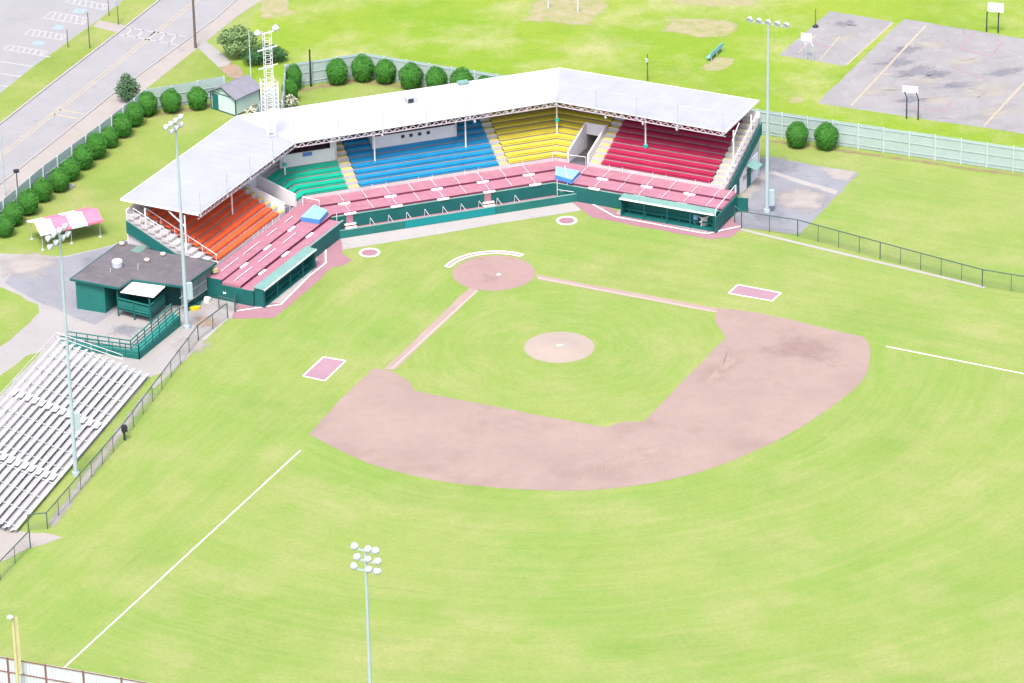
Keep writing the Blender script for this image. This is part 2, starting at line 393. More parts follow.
walk_out = [(51.93, -21.50), (43.25, -31.81), (37.35, -37.56), (24.89, -53.90), (19.63, -59.57), (12.09, -67.65), (4.86, -75.62), (0.92, -79.28), (-1.90, -81.47)]
sheet('sidewalk', near_edge+walk_out[::-1], .02, 'pink_concrete')
kb = MB()
for pts, h, wd in ((kerb_far, .13, .22), (near_edge, .11, .2)):
    for a, b in zip(pts, pts[1:]): kb.bar(V3(a, h/2), V3(b, h/2), wd, h)
o = kb.build('kerb', 'pale_concrete'); o['kind'] = 'structure'
sheet('corner_lawn', [(19.63, -59.57), (12.38, -67.45), (11.88, -67.56), (10.63, -58.69), (11.74, -57.61)], .024, 'verge_grass')
sheet('footpath', [(11.74, -68.45), (10.55, -70.19), (9.97, -67.74), (9.42, -62.82), (10.05, -61.84), (11.14, -61.66)], .028, 'concrete')
soft('worn_track', wavy([(11.35, -61.74), (9.24, -63.06), (8.61, -61.25), (8.92, -57.08), (10.97, -57.91)], 1, .2, 2), .030, 'rust_soil', .7)
pm = MB()
def line(a, b, wd, z=.016): pm.add([(*p, z) for p in band(a, b, wd)][::-1], [(0, 1, 2, 3)])
ylm = MB()
def yline(a, b, wd, z=.016): ylm.add([(*p, z) for p in band(a, b, wd)][::-1], [(0, 1, 2, 3)])
ya, yb = Vector((43.96, -42.18)), Vector((6.50, -83.54)); yd = (yb-ya).normalized(); yn = Vector((-yd.y, yd.x))
for k in (-.22, .22): yline(ya+yn*k, yb+yn*k, .16)
for a, b in (((31.60, -56.01), (29.32, -53.62)), ((30.69, -56.97), (28.37, -54.71))): yline(a, b, .3)
o = ylm.build('centre_line', 'yellow_line'); o['kind'] = 'structure'
ca, cb, cc, cd = Vector((17.75, -77.10)), Vector((12.00, -71.79)), Vector((18.98, -75.35)), Vector((13.49, -69.67))
line(ca, cb, .3); line(cc, cd, .3)
for f in (.12, .3, .48, .66, .84): line(ca.lerp(cb, f), cc.lerp(cd, f), .28)
o = pm.build('crosswalk', 'faded_line'); o['kind'] = 'structure'
pm = MB()
for q in ([(32.15, -76.00), (31.18, -76.90), (27.70, -73.44), (28.67, -72.55)], [(28.86, -79.37), (27.80, -80.62), (24.52, -77.36), (25.32, -76.09)], [(25.67, -83.38), (24.33, -84.87), (20.97, -81.48), (21.91, -79.72)], [(22.13, -87.04), (21.20, -88.16), (17.79, -84.46), (18.61, -83.14)]):
    a, b, c, d = (Vector(p) for p in q)
    line(a, b, .22, .0165); line(b, c, .22, .017); line(c, d, .22, .0175); line(d, a, .22, .018)
    for i in range(1, 7):
        f = i/6.6; line(b.lerp(c, max(0, f-.03)), a.lerp(d, min(1, f+.05)), .24)
for a, b in (((33.35, -72.62), (30.27, -69.83)), ((35.10, -70.08), (32.19, -67.46)), ((35.88, -66.84), (34.23, -65.17)), ((28.67, -72.55), (27.83, -71.80)), ((39.64, -65.20), (36.39, -62.39))): line(a, b, .3)
o = pm.build('stall_lines', 'faded_line'); o['kind'] = 'structure'
pm = MB()
for x, y in ((0, 0),):
    for q in ([(28.93, -76.34), (28.10, -77.12), (27.16, -76.26), (27.98, -75.32)], [(25.68, -79.82), (24.77, -80.91), (23.89, -80.00), (24.70, -79.10)], [(22.27, -83.80), (21.33, -84.91), (20.28, -83.98), (21.12, -83.01)]):
        pm.add([(*p, .016) for p in q], [(0, 1, 2, 3)])
o = pm.build('stall_symbols', 'blue_mark'); o['kind'] = 'structure'

# yard around the concession building and under the bleachers, pad at the other end of the stand
sheet('service_yard', wavy([(49.01, -25.19), (45.36, -23.12), (39.53, -20.01), (34.27, -20.88), (30.88, -22.39), (24.67, -12.70), (23.84, -3.85), (24.12, -1.51), (27.19, 0.19), (28.16, 0.04), (32.19, 3.82), (34.38, 7.30), (36.55, 8.99), (38.59, 9.56), (48.73, 22.83), (58.06, 34.92), (64.34, 32.46), (59.31, 2.07)], 1.5, .12, 3), .012, 'concrete')
sheet('yard_asphalt', wavy([(42.46, -20.54), (39.54, -19.76), (34.33, -20.64), (31.01, -21.92), (34.39, -9.52), (40.60, -3.44), (44.41, -10.29), (46.59, -16.35)], 1.4, .2, 4), .016, 'old_asphalt')
sheet('yard_lawn', wavy([(52.83, -17.59), (47.24, -15.36), (44.69, -9.98), (44.99, -8.22), (48.09, -4.49), (50.45, -2.10), (58.00, 4.87)], 1.2, .15, 5), .020, 'lawn_grass')
sheet('side_lawn', wavy([(48.57, 0.76), (47.00, 0.44), (52.95, 8.21), (61.02, 18.00), (59.41, 11.02), (51.95, 4.06)], 1.2, .15, 6), .020, 'lawn_grass')
sheet('gate_dirt', wavy([(61.70, 32.89), (57.64, 35.09), (55.64, 36.27), (54.36, 37.77), (57.57, 38.50), (60.67, 40.04), (63.91, 42.27)], .9, .25, 6), .016, 'pink_concrete')
pad = [(-34.78, -16.75), (-36.15, -16.48), (-43.14, -9.10), (-41.81, -7.85), (-31.57, 2.60), (-26.61, -1.07), (-25.92, -2.91), (-28.83, -6.27)]
sheet('side_pad', wavy(pad, 1.5, .12, 8), .010, 'old_asphalt')
sheet('pad_strip', wavy([(-34.38, -12.74), (-35.06, -13.02), (-39.36, -5.83), (-38.68, -5.02)], 1.5, .1, 9), .014, 'pale_concrete')
soft('pad_edge', wavy([(-39.84, -13.05), (-43.64, -9.45), (-41.41, -6.92), (-39.88, -8.62)], 1.5, .2, 9), .014, 'pale_dust', .6)
sheet('fence_footing', band((-26.47, -0.73), (-43.69, 20.84), .45), .016, 'pale_concrete')
sheet('fence_footing', band((27.45, -1.00), (39.03, 11.89), .5), .018, 'pale_concrete')
strip('worn_edge', (39.09, 12.10), (55.38, 35.97), 1.6, .020, 'pale_dust')
strip('path_patch', (-28.35, -6.19), (-34.87, -13.37), 2.4, .015, 'pale_dust')
strip('soil_strip', (-36.67, -21.37), (-59.27, -1.69), 1.5, .016, 'worn_soil')
strip('soil_strip', (5.81, -52.20), (-2.80, -52.52), 2.4, .016, 'worn_soil'); strip('soil_strip', (-2.34, -52.55), (-14.52, -40.74), 2.4, .016, 'worn_soil')
strip('soil_strip', (45.60, -26.43), (21.75, -52.65), 2.6, .016, 'worn_soil'); strip('soil_strip', (22.92, -51.64), (13.26, -51.60), 2.4, .016, 'worn_soil')
ST = (((-35.85, -14.37), 3, 'dark_stain'), ((-34.84, -5.21), 4, 'pale_dust'), ((-30.56, -2.91), 2.5, 'dark_stain'), ((43.72, -19.25), 4, 'pale_dust'), ((36.42, -17.37), 3, 'dark_stain'), ((30.27, -0.07), 1.8, 'rust_soil'), ((33.13, 4.28), 2.5, 'pale_dust'), ((38.15, -1.27), 2.0, 'dark_stain'))
for m_ in ('dark_stain', 'pale_dust', 'rust_soil'):
    soft_multi('yard_stain', [circle(pp, r_, 20, amp=r_*.2, seed=int(r_*10)) for pp, r_, k_ in ST if k_ == m_], {'dark_stain': .024, 'pale_dust': .028, 'rust_soil': .032}[m_], m_)

# ---- baseball field
s_ = .70710678; HM = (0., 17.93)
def smooth(pts, n=8):
    P = [Vector(p[:2]) for p in pts]; P = [P[0]*2-P[1]]+P+[P[-1]*2-P[-2]]; out = []
    for i in range(1, len(P)-2):
        for j in range(n):
            t = j/n; a, b, c, d = P[i-1:i+3]
            q = .5*((2*b)+(c-a)*t+(2*a-5*b+4*c-d)*t*t+(3*b-a-3*c+d)*t**3); out.append((q.x, q.y))
    return out+[tuple(P[-2])]
arc = smooth([(27.91, 26.49), (26.22, 30.72), (23.78, 35.18), (18.77, 40.40), (11.24, 45.01), (4.71, 46.96), (-3.15, 46.81), (-12.44, 43.44), (-20.69, 38.25), (-24.81, 34.58), (-27.09, 30.66), (-27.97, 28.21), (-28.14, 26.62)])
inner = [(-24.05, 21.68), (-20.50, 17.63), (-17.38, 15.42)]
cut3 = [(-16.87, 16.51), (-16.11, 18.01), (-15.93, 19.30), (-15.81, 21.73)]
ctr = [(-5.40, 32.11), (-2.15, 35.37), (-1.81, 35.50), (-1.15, 35.15), (-0.40, 34.99), (0.61, 34.96), (1.65, 35.41)]
cut1 = [(5.12, 32.18), (12.57, 25.01), (16.00, 21.56), (15.73, 19.84), (16.17, 18.18), (16.80, 16.69), (17.34, 16.23), (18.15, 15.68)]
left = [(23.70, 21.47), (24.68, 22.71), (27.81, 26.31)]
def dirt(*seg): return wavy([tuple(p[:2]) for p in seg], .9, .06, 5)
sheet('infield_dirt', dirt(*arc, *inner, *cut3, *ctr, *cut1, *left), .008, 'infield_clay')
sheet('base_path', wavy([(3.52, 1.86), (2.84, 2.75), (16.27, 16.65), (17.29, 16.24)], 1, .05, 2), .010, 'path_clay')
sheet('base_path', wavy([(-3.46, 1.64), (-3.21, 2.71), (-16.92, 16.50), (-17.35, 15.49)], 1, .05, 3), .010, 'path_clay')
HC = (.35, -.22)
sheet('home_circle', circle(HC, 4.12, 60, amp=.04, seed=2), .014, 'home_clay')
sheet('mound', circle(HM, 3.4, 48, amp=.03, seed=4), .010, 'mound_clay')
mb = MB(); n = 40
for poly_, m_ in (([(-16.39, 23.86), (-23.21, 22.54), (-26.67, 26.75), (-23.49, 32.92), (-19.61, 28.63), (-15.89, 27.62)], 'dark_clay'), ([(5.03, 40.00), (-4.13, 39.31), (-6.83, 42.53), (0.11, 45.11), (9.41, 43.97)], 'pale_clay'), ([(1.55, -0.98), (-0.77, -0.06), (0.62, 2.39), (2.65, 1.58)], 'dark_clay'), ([(-8.00, 32.02), (-16.35, 22.67), (-17.05, 25.29), (-10.58, 31.91)], 'pale_clay')):
    soft('clay_patch', wavy(poly_, 1, .3, 3), .0155+.0006*len([o_ for o_ in bpy.data.objects if o_.name.startswith('clay_patch')]), m_, .35)
prof = [(3.3, .012), (2.5, .06), (1.5, .16), (.9, .25), (.0, .254)]
for r_, z in prof[:-1]: mb.v += [(HM[0]+r_*math.cos(2*math.pi*i/n), HM[1]+r_*math.sin(2*math.pi*i/n), z) for i in range(n)]
mb.v.append((*HM, .254))
for k in range(len(prof)-2): mb.f += [(k*n+i, k*n+(i+1) % n, (k+1)*n+(i+1) % n, (k+1)*n+i) for i in range(n)]
mb.f += [((len(prof)-2)*n+i, (len(prof)-2)*n+(i+1) % n, len(mb.v)-1) for i in range(n)]
mb.mi = [0]*len(mb.f); o = mb.build('mound_rise', 'mound_clay', smooth=True); o['kind'] = 'structure'
ck = MB(); ZC = .018
def cline(a, b, wd, z=ZC): ck.add([(*p, z) for p in band(a, b, wd)][::-1], [(0, 1, 2, 3)])
cline((29.63, 29.38), (60.00, 60.15), .14); cline((-29.32, 29.32), (-40.23, 40.67), .14)
pc = MB()
for a_, b_ in (((3.02, 2.80), (16.55, 16.42)), ((-3.37, 2.48), (-16.92, 16.17))): pc.add([(*p, .014) for p in band(a_, b_, .22)][::-1], [(0, 1, 2, 3)])
o = pc.build('base_line', 'path_chalk'); o['kind'] = 'structure'
def arcband(c, r0, r1, a0, a1, n=28, z=ZC):
    A = circle(c, r0, n, a0, a1); B = circle(c, r1, n, a0, a1)
    for i in range(n-1): ck.add([(*A[i], z), (*B[i], z), (*B[i+1], z), (*A[i+1], z)], [(0, 1, 2, 3)])
arcband(HC, 4.55, 4.72, 217-2, 322); arcband(HC, 5.1, 5.27, 217-2, 322)
for a in (216, 321): cline((HC[0]+4.6*math.cos(R(a)), HC[1]+4.6*math.sin(R(a))), (HC[0]+5.2*math.cos(R(a)), HC[1]+5.2*math.sin(R(a))), .2)
boxes = [[(21.88, 11.56), (20.11, 13.15), (23.26, 16.50), (24.90, 14.75)], [(-21.28, 11.26), (-24.52, 14.57), (-23.03, 15.96), (-19.65, 12.74)]]
for q in boxes:
    for a, b in zip(q, q[1:]+q[:1]): cline(a, b, .15, .018)
for c in ((10.43, -9.41), (-10.72, -9.32)): arcband(c, .82, 1.08, 0, 360, 33)
# dirt-side white lines of the warning strips
LW = [(13.89, -13.29), (15.28, -8.71), (17.63, -6.49), (22.28, -1.15), (26.74, -1.33)]
RW = [(-14.48, -12.58), (-15.66, -8.40), (-22.47, -1.41), (-22.99, -1.07), (-26.84, -1.50)]
for pts in (LW, RW):
    for a, b in zip(pts, pts[1:]): cline(a, b, .16, .026)
o = ck.build('chalk_lines', 'chalk'); o['kind'] = 'structure'
for q in boxes: sheet('coach_box', q, .012, 'box_clay')
sheet('on_deck_circle', circle((10.43, -9.41), .83, 24), .014, 'track_clay'); sheet('on_deck_circle', circle((-10.72, -9.32), .83, 24), .014, 'track_clay')
sheet('catcher_band', circle(HC, 4.72, 24, 216, 321)+circle(HC, 5.1, 24, 321, 216), .012, 'path_clay')
sheet('warning_strip', wavy([(13.72, -14.00), (12.17, -13.64), (13.11, -10.19), (12.61, -8.41), (13.85, -7.51), (14.96, -7.42), (18.49, -3.71), (23.79, 1.61), (27.68, 0.14), (26.27, -2.60), (23.53, -3.48), (15.57, -12.15)], 1, .12, 2), .016, 'track_clay')
sheet('warning_strip', wavy([(-12.82, -13.46), (-13.41, -9.09), (-14.52, -7.98), (-18.22, -4.20), (-22.65, 0.35), (-24.80, 0.69), (-26.79, -0.99), (-26.76, -3.63), (-25.80, -4.81), (-16.36, -9.37), (-14.71, -13.78)], 1, .12, 3), .016, 'track_clay')
sheet('dugout_apron', [(23.64, -2.79), (23.34, -2.06), (22.21, -1.36), (17.60, -6.60), (15.66, -10.14), (17.63, -9.90)], .020, 'pale_concrete')
sheet('dugout_apron', [(-15.99, -8.99), (-22.94, -1.48), (-23.78, -1.93), (-24.41, -3.52), (-17.27, -10.61)], .020, 'pale_concrete')
sheet('backstop_apron', [(12.93, -11.10), (8.80, -11.03), (2.38, -11.04), (-4.16, -11.22), (-9.01, -11.11), (-12.96, -11.13), (-13.00, -13.92), (12.15, -13.89)], .012, 'pale_concrete')
mb = MB(); mb.prism([(0, 0), (.215, .215), (.215, .43), (-.215, .43), (-.215, .215)], .012, .035)
tag(mb.build('home_plate', 'chalk'), 'white five-sided home plate in the clay circle near the stands', 'home plate')
mb = MB(); mb.box((HM[0], HM[1]+.1, .275), (.62, .16, .04)); tag(mb.build('pitching_rubber', 'chalk'), 'white pitching rubber on top of the pale pitching mound', 'pitching rubber')

# ------------------------------------------------------------------ grandstand frame
KL = Vector((13.95, -19.78)); KR = Vector((-13.25, -19.42))
uL = Vector((math.cos(R(43.5)), math.sin(R(43.5)))); uR = Vector((math.cos(R(135.5)), math.sin(R(135.5)))); uC = (KL-KR).normalized()
nL = Vector((uL.y, -uL.x)); nR = Vector((-uR.y, uR.x)); nC = Vector((uC.y, -uC.x)); LC = (KL-KR).length
mL = (nL+nC)/(1+nL.dot(nC)); mR = (nR+nC)/(1+nR.dot(nC))
BAS = {'L': (KL, uL, nL), 'C': (KR, uC, nC), 'R': (KR, uR, nR)}
def P2(seg, t, o): k, u, n = BAS[seg]; return k+u*t+n*o
def S(seg, t, o, z): p = P2(seg, t, o); return Vector((p.x, p.y, z))
ORD = {'L': 0, 'C': 1, 'R': 2}
def path(A, B, o):
    pts = [P2(A[0], A[1], o)]
    if ORD[A[0]] < 1 <= ORD[B[0]]: pts.append(KL+mL*o)
    if ORD[A[0]] < 2 <= ORD[B[0]]: pts.append(KR+mR*o)
    return pts+[P2(B[0], B[1], o)]
def sweep(mb, A, B, prof, caps=True, matf=None):     # prof: closed list of (o, z)
    k = len(mb.v); m = len(prof); paths = [path(A, B, o) for o, z in prof]; n = len(paths[0])
    for j in range(n):
        for i, (o, z) in enumerate(prof): mb.v.append((paths[i][j].x, paths[i][j].y, z))
    for j in range(n-1):
        for i in range(m):
            i2 = (i+1) % m
            mb.f.append((k+j*m+i, k+j*m+i2, k+(j+1)*m+i2, k+(j+1)*m+i)); mb.mi.append(matf(i) if matf else mb.cur)
    if caps:
        mb.f += [tuple(k+i for i in range(m))[::-1], tuple(k+(n-1)*m+i for i in range(m))]; mb.mi += [mb.cur]*2
    return mb
def rect(o0, o1, z0, z1): return [(o0, z0), (o0, z1), (o1, z1), (o1, z0)]
D, RI, Z0, NR = .78, .34, 2.5, 11
LE, RE = 19.0, 19.0
OB = D*NR+.9
def zrow(i): return Z0+RI*i
gs = thing('grandstand', S('C', LC/2, 4, 0), 'covered grandstand with white bent roof over orange, green, blue, yellow and red bench rows', 'grandstand')
# stepped concrete bank, cut at the two vomitories
def bankprof(i0, zb):
    pr = [(D*i0, zb)]
    for i in range(i0, NR): pr += [(D*i, zrow(i)), (D*(i+1), zrow(i))]
    return pr+[(D*NR, zrow(NR)), (OB, zrow(NR)), (OB, zb)]
mb = MB()
sweep(mb, ('L', LE), ('L', 4.22), bankprof(0, .02)); sweep(mb, ('L', 1.9), ('R', 1.4), bankprof(0, .02)); sweep(mb, ('R', 3.68), ('R', RE), bankprof(0, .02))
for s, a, b in (('L', 4.215, 1.905), ('R', 1.405, 3.675)):
    sweep(mb, (s, a), (s, b), bankprof(6, 3.7))
mb.build('seating_bank', 'stand_concrete', gs)
# tunnel stairs, coloured dark so that the tunnels read as shaded
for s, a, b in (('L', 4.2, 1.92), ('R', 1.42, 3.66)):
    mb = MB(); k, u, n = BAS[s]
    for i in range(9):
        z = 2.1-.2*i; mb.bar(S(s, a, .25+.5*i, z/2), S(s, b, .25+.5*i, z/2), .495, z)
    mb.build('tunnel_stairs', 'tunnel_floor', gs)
for s, ts in (('L', (4.22, 1.90)), ('R', (1.40, 3.68))):
    for t in ts:
        mb = MB(); lo, hi = 0., 4.72
        a, b, c, d = S(s, t, lo, 2.15), S(s, t, lo, 3.45), S(s, t, hi, 4.95), S(s, t, hi, 2.0)
        off = Vector((*BAS[s][1], 0))*.09
        mb.add([q-off for q in (a, b, c, d)]+[q+off for q in (a, b, c, d)], [(0, 1, 2, 3), (7, 6, 5, 4), (0, 4, 5, 1), (1, 5, 6, 2), (2, 6, 7, 3), (3, 7, 4, 0)]); mb.build('tunnel_wall', 'wall_white', gs)
    mb = MB(); mb.bar(S(s, ts[0]*.98+ts[1]*.02, 4.6, 4.25), S(s, ts[1]*.98+ts[0]*.02, 4.6, 4.25), .14, 1.3); mb.build('tunnel_wall', 'wall_white', gs)
# seating sections: dark treads that show as row lines, and one bench per row
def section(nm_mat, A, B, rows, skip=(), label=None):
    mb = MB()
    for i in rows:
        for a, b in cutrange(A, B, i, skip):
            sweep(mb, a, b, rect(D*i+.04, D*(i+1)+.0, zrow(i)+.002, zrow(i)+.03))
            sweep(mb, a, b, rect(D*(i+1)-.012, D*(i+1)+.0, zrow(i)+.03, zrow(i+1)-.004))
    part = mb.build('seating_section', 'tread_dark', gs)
    if label: part['label'] = label
    for i in rows:
        for a, b in cutrange(A, B, i, skip):
            mb = MB()
            sweep(mb, a, b, rect(D*i+.06, D*i+.74, zrow(i)+.27, zrow(i)+.32)); sweep(mb, a, b, rect(D*i+.08, D*i+.12, zrow(i)+.065, zrow(i)+.215))
            pts = path(a, b, D*i+.42); 
            for p, q in zip(pts, pts[1:]):
                L = (q-p).length; n = max(1, int(L/1.9)); d = (q-p).normalized()
                for j in range(n+1):
                    c = p+(q-p)*((j+.12)/(n+.24)); mb.box((c.x, c.y, zrow(i)+.15), (.06, .40, .235), rz=math.atan2(d.y, d.x))
            mb.build('bench', nm_mat, part)
def cutrange(A, B, i, skip):
    for rows, segs in skip:
        if i in rows: return segs
    return [(A, B)]
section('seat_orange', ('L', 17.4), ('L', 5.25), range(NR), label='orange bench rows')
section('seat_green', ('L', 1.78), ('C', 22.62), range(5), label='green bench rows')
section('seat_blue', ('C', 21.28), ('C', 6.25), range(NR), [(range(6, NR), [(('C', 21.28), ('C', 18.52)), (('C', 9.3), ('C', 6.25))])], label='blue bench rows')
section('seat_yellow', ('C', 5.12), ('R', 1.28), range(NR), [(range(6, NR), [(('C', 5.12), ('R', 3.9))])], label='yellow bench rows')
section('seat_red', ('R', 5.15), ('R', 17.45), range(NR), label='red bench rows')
# aisle stairs with yellow blocks
def stairs(s, t0, t1, m='step_yellow'):
    mb = MB()
    for i in range(NR):
        z = zrow(i)
        mb.cur = 0; mb.bar(S(s, t0, D*i+.19, z-.02+RI/4), S(s, t1, D*i+.19, z-.02+RI/4), .36, RI/2+.03)
        mb.cur = 1; f = .06*(1 if t1 > t0 else -1)
        mb.bar(S(s, t0+f, D*i+.20, z+RI/2+.02), S(s, t1-f, D*i+.20, z+RI/2+.02), .34, .05)
    return mb.build('aisle_stairs', ['stand_concrete', m], gs)
stairs('C', 22.55, 21.35); stairs('C', 6.2, 5.17); stairs('R', 3.95, 5.1); stairs('L', 5.2, 4.34); stairs('R', 17.5, 18.9, 'step_faded')
mb = MB(); mb.tube(S('L', 17.42, .2, 3.2), S('L', 17.42, D*NR, zrow(NR)+.7), .035, n=6)
for i in range(0, NR, 2): mb.tube(S('L', 17.42, D*i+.3, zrow(i)), S('L', 17.42, D*i+.3, zrow(i)+.75), .025, n=5)
mb.build('hand_rail', 'steel_white', gs)
# box seat decks, front walls, lower box
mb = MB(); mb.cur = 0
sweep(mb, ('L', 20.3), ('R', 20.4), [(-2.0, .02), (-2.0, 2.15), (0.004, 2.15), (0.004, .02)], matf=lambda i: 1 if i == 0 else 0)
sweep(mb, ('L', 20.3), ('R', 20.4), [(-4.1, .02), (-4.1, 1.93), (-2.003, 1.93), (-2.003, .02)], matf=lambda i: 1 if i == 0 else 0)
sweep(mb, ('L', 20.3), ('L', 2.3), rect(-5.42, -4.103, .02, 1.62))
mb.build('box_deck', ['deck_pink', 'maroon_dark'], gs)
mb = MB()
sweep(mb, ('C', 27.2-1.3), ('R', 20.4), rect(-4.3, -4.103, .02, 1.66))
sweep(mb, ('L', 20.3), ('L', 2.0), rect(-5.6, -5.423, .02, 1.66))
mb.bar(S('L', 20.38, -5.6, .83), S('L', 20.38, -2.0, .83), .15, 1.62); mb.bar(S('L', 20.38, -2.0, 1.08), S('L', 20.38, .0, 1.08), .15, 2.1)
mb.bar(S('R', 20.48, -6.0, .85), S('R', 20.48, -.2, 1.0), .15, 1.66)
mb.bar(S('R', 20.48, -.2, .8), S('R', 21.6, .1, .8), .15, 1.55)
mb.build('deck_wall', 'green_dark', gs)
mb = MB()
sweep(mb, ('C', 27.2-1.3), ('R', 20.4), rect(-4.32, -4.08, 1.662, 1.70)); sweep(mb, ('L', 20.3), ('L', 2.0), rect(-5.62, -5.40, 1.662, 1.70))
mb.build('wall_cap', 'green_light', gs)
mb = MB()
WL, WR = 26.0, -.9
mb.bar(S('C', WL, -6.0, .44), S('C', WR, -6.0, .44), .16, .86)
mb.bar(S('C', WR, -6.0, .44), S('R', 2.4, -4.35, .44), .16, .86)
mb.bar(S('C', WL, -6.0, .44), S('C', WL+1.0, -5.9, .44), .16, .86)
mb.build('field_wall', 'green_mid', gs)
mb = MB(); mb.bar(S('C', WL, -6.0, .885), S('C', WR, -6.0, .885), .2, .03); mb.bar(S('C', WR, -6.0, .885), S('R', 2.4, -4.35, .885), .2, .03); mb.build('wall_cap', 'green_light', gs)
mb = MB(); mb.bar(S('C', 18.42, -6.1, .45), S('C', 8.76, -6.1, .45), .03, .78); mb.build('wall_banner', 'teal_banner', gs)['label'] = 'bright teal banner'
mb = MB(); mb.bar(S('C', WL-.1, -5.1, .15), S('C', WR+.3, -5.1, .15), 1.62, .26); mb.build('lower_box_floor', 'deck_pink', gs)
for t in (8.95, 23.8):
    mb = MB(); mb.cur = 1; mb.bar(S('C', t-.35, -4.32, .97), S('C', t+.35, -4.32, .97), .06, 1.42)
    mb.cur = 0
    for k, (oo, z) in enumerate(((-4.55, .75), (-4.85, .5))):
        mb.bar(S('C', t-.6, oo, z), S('C', t+.6, oo, z), .28, .1)
        mb.cur = 2; mb.bar(S('C', t-.6, oo, z-.15), S('C', t+.6, oo, z-.15), .2, .18); mb.cur = 0
    mb.build('entry_steps', ['chalk', 'deck_pink', 'brick_red'], gs)
for k in range(9):
    t = 21.6-1.95*k
    if abs(t-8.95) < .8: t -= .9
    mb = MB(); mb.path([S('C', t, -4.36, 1.0), S('C', t, -5.85, .95)], .024); mb.path([S('C', t, -4.36, 1.0), S('C', t+.12, -4.5, .28)], .02)
    mb.build('box_rail', 'steel_white', gs)
# low pipe dividers, white steps, kerb rails on the decks
for t in [3.7+2.5*k for k in range(9)]:
    for a, b, z in ((-.1, -1.95, 2.24), (-2.05, -4.05, 2.02)):
        mb = MB(); mb.tube(S('C', t, a, z), S('C', t, b, z), .028, n=6); mb.tube(S('C', t, a, z), S('C', t, a, z-.1), .03, n=5); mb.tube(S('C', t, b, z), S('C', t, b, z-.1), .03, n=5); mb.build('box_rail', 'steel_white', gs)
for t in [3.8+2.48*k for k in range(7)]:
    for a, b, z in ((-.1, -1.95, 2.24), (-2.05, -4.05, 2.02)):
        mb = MB(); mb.tube(S('R', t, a, z), S('R', t, b, z), .028, n=6); mb.tube(S('R', t, a, z), S('R', t, a, z-.1), .03, n=5); mb.tube(S('R', t, b, z), S('R', t, b, z-.1), .03, n=5); mb.build('box_rail', 'steel_white', gs)
for oo, z, spans in ((-1.0, 2.25, ((18.7, 15.3), (14.4, 11.1), (9.6, 7.6), (6.0, 4.4))), (-3.05, 2.03, ((19.6, 16.2), (14.9, 11.5), (10.0, 7.4)))):
    for a, b in spans:
        mb = MB(); mb.tube(S('L', a, oo, z), S('L', b, oo, z), .04, n=6)
        for q in (a, b): mb.tube(S('L', q, oo, z), S('L', q, oo, z-.12), .03, n=5)
        mb.build('box_rail', 'steel_white', gs)
for s, ts in (('C', (3.74, 8.76, 13.74, 18.74, 23.7)), ('R', (6.3, 11.28, 16.05)), ('L', (6.7, 11.65, 16.3))):
    for t in ts:
        for oo, z in ((-2.2, 2.05), (-4.3 if s != 'L' else -4.28, 1.83 if s != 'L' else 1.72)):
            mb = MB(); mb.bar(S(s, t-.62, oo, z), S(s, t+.62, oo, z), .3, .09); mb.bar(S(s, t-.55, oo, z-.08), S(s, t+.55, oo, z-.08), .22, .1); mb.build('deck_step', 'chalk', gs)
def kerbrail(s, a, b, n, h=.62):
    mb = MB(); oo = -.12
    for i in range(n+1):
        t = a+(b-a)*i/n; mb.tube(S(s, t, oo, 2.16), S(s, t, oo, 2.16+h), .022, n=5)
    mb.tube(S(s, a, oo, 2.30), S(s, b, oo, 2.30), .014, n=5)
    mb.build('guard_rail', 'steel_white', gs)
for t in (4.4, 9.3, 14.3, 19.3): kerbrail('C', t-.75, t+.75, 1)
for t in (6.9, 11.8, 16.6): kerbrail('R', t-.75, t+.75, 1)
for a, b in ((3.4, .6), (8.3, 5.6), (10.9, 8.8)): kerbrail('L', a, b, 2)
mb = MB()
for pts in ([S('L', 1.4, -.5, 3.1), S('C', 26.4, -2.4, 2.9), S('C', 26.4, -2.4, 2.0)], [S('L', 1.4, -.5, 3.1), S('L', 1.4, -.5, 2.15)]): mb.path(pts, .035)
mb.path([S('R', -.2, -.4, 2.2), S('R', -.2, -.4, 3.2), S('R', 3.5, -.15, 3.2), S('R', 3.5, -.15, 2.2)], .03)
mb.path([S('R', 3.2, -4.2, 1.7), S('R', 3.2, -4.2, 2.6), S('R', 2.0, -2.1, 2.8), S('R', 2.0, -2.1, 2.0)], .035)
mb.path([S('C', 25.2, -4.5, .4), S('C', 25.2, -4.5, 2.2)], .035); mb.path([S('C', 25.2, -4.5, 1.1), S('C', 26.6, -4.6, 1.3)], .03)
mb.path([S('R', 2.2, -4.5, .4), S('R', 2.2, -4.5, 2.2)], .035); mb.path([S('R', 2.2, -4.5, 1.1), S('R', 4, -4.4, 1.1)], .03)
mb.path([S('R', 20.35, -5.6, 1.7), S('R', 20.35, -5.6, 2.5), S('R', 20.35, -.3, 3.0), S('R', 20.35, -.3, 2.1)], .04)
mb.build('hand_rail', 'steel_white', gs)
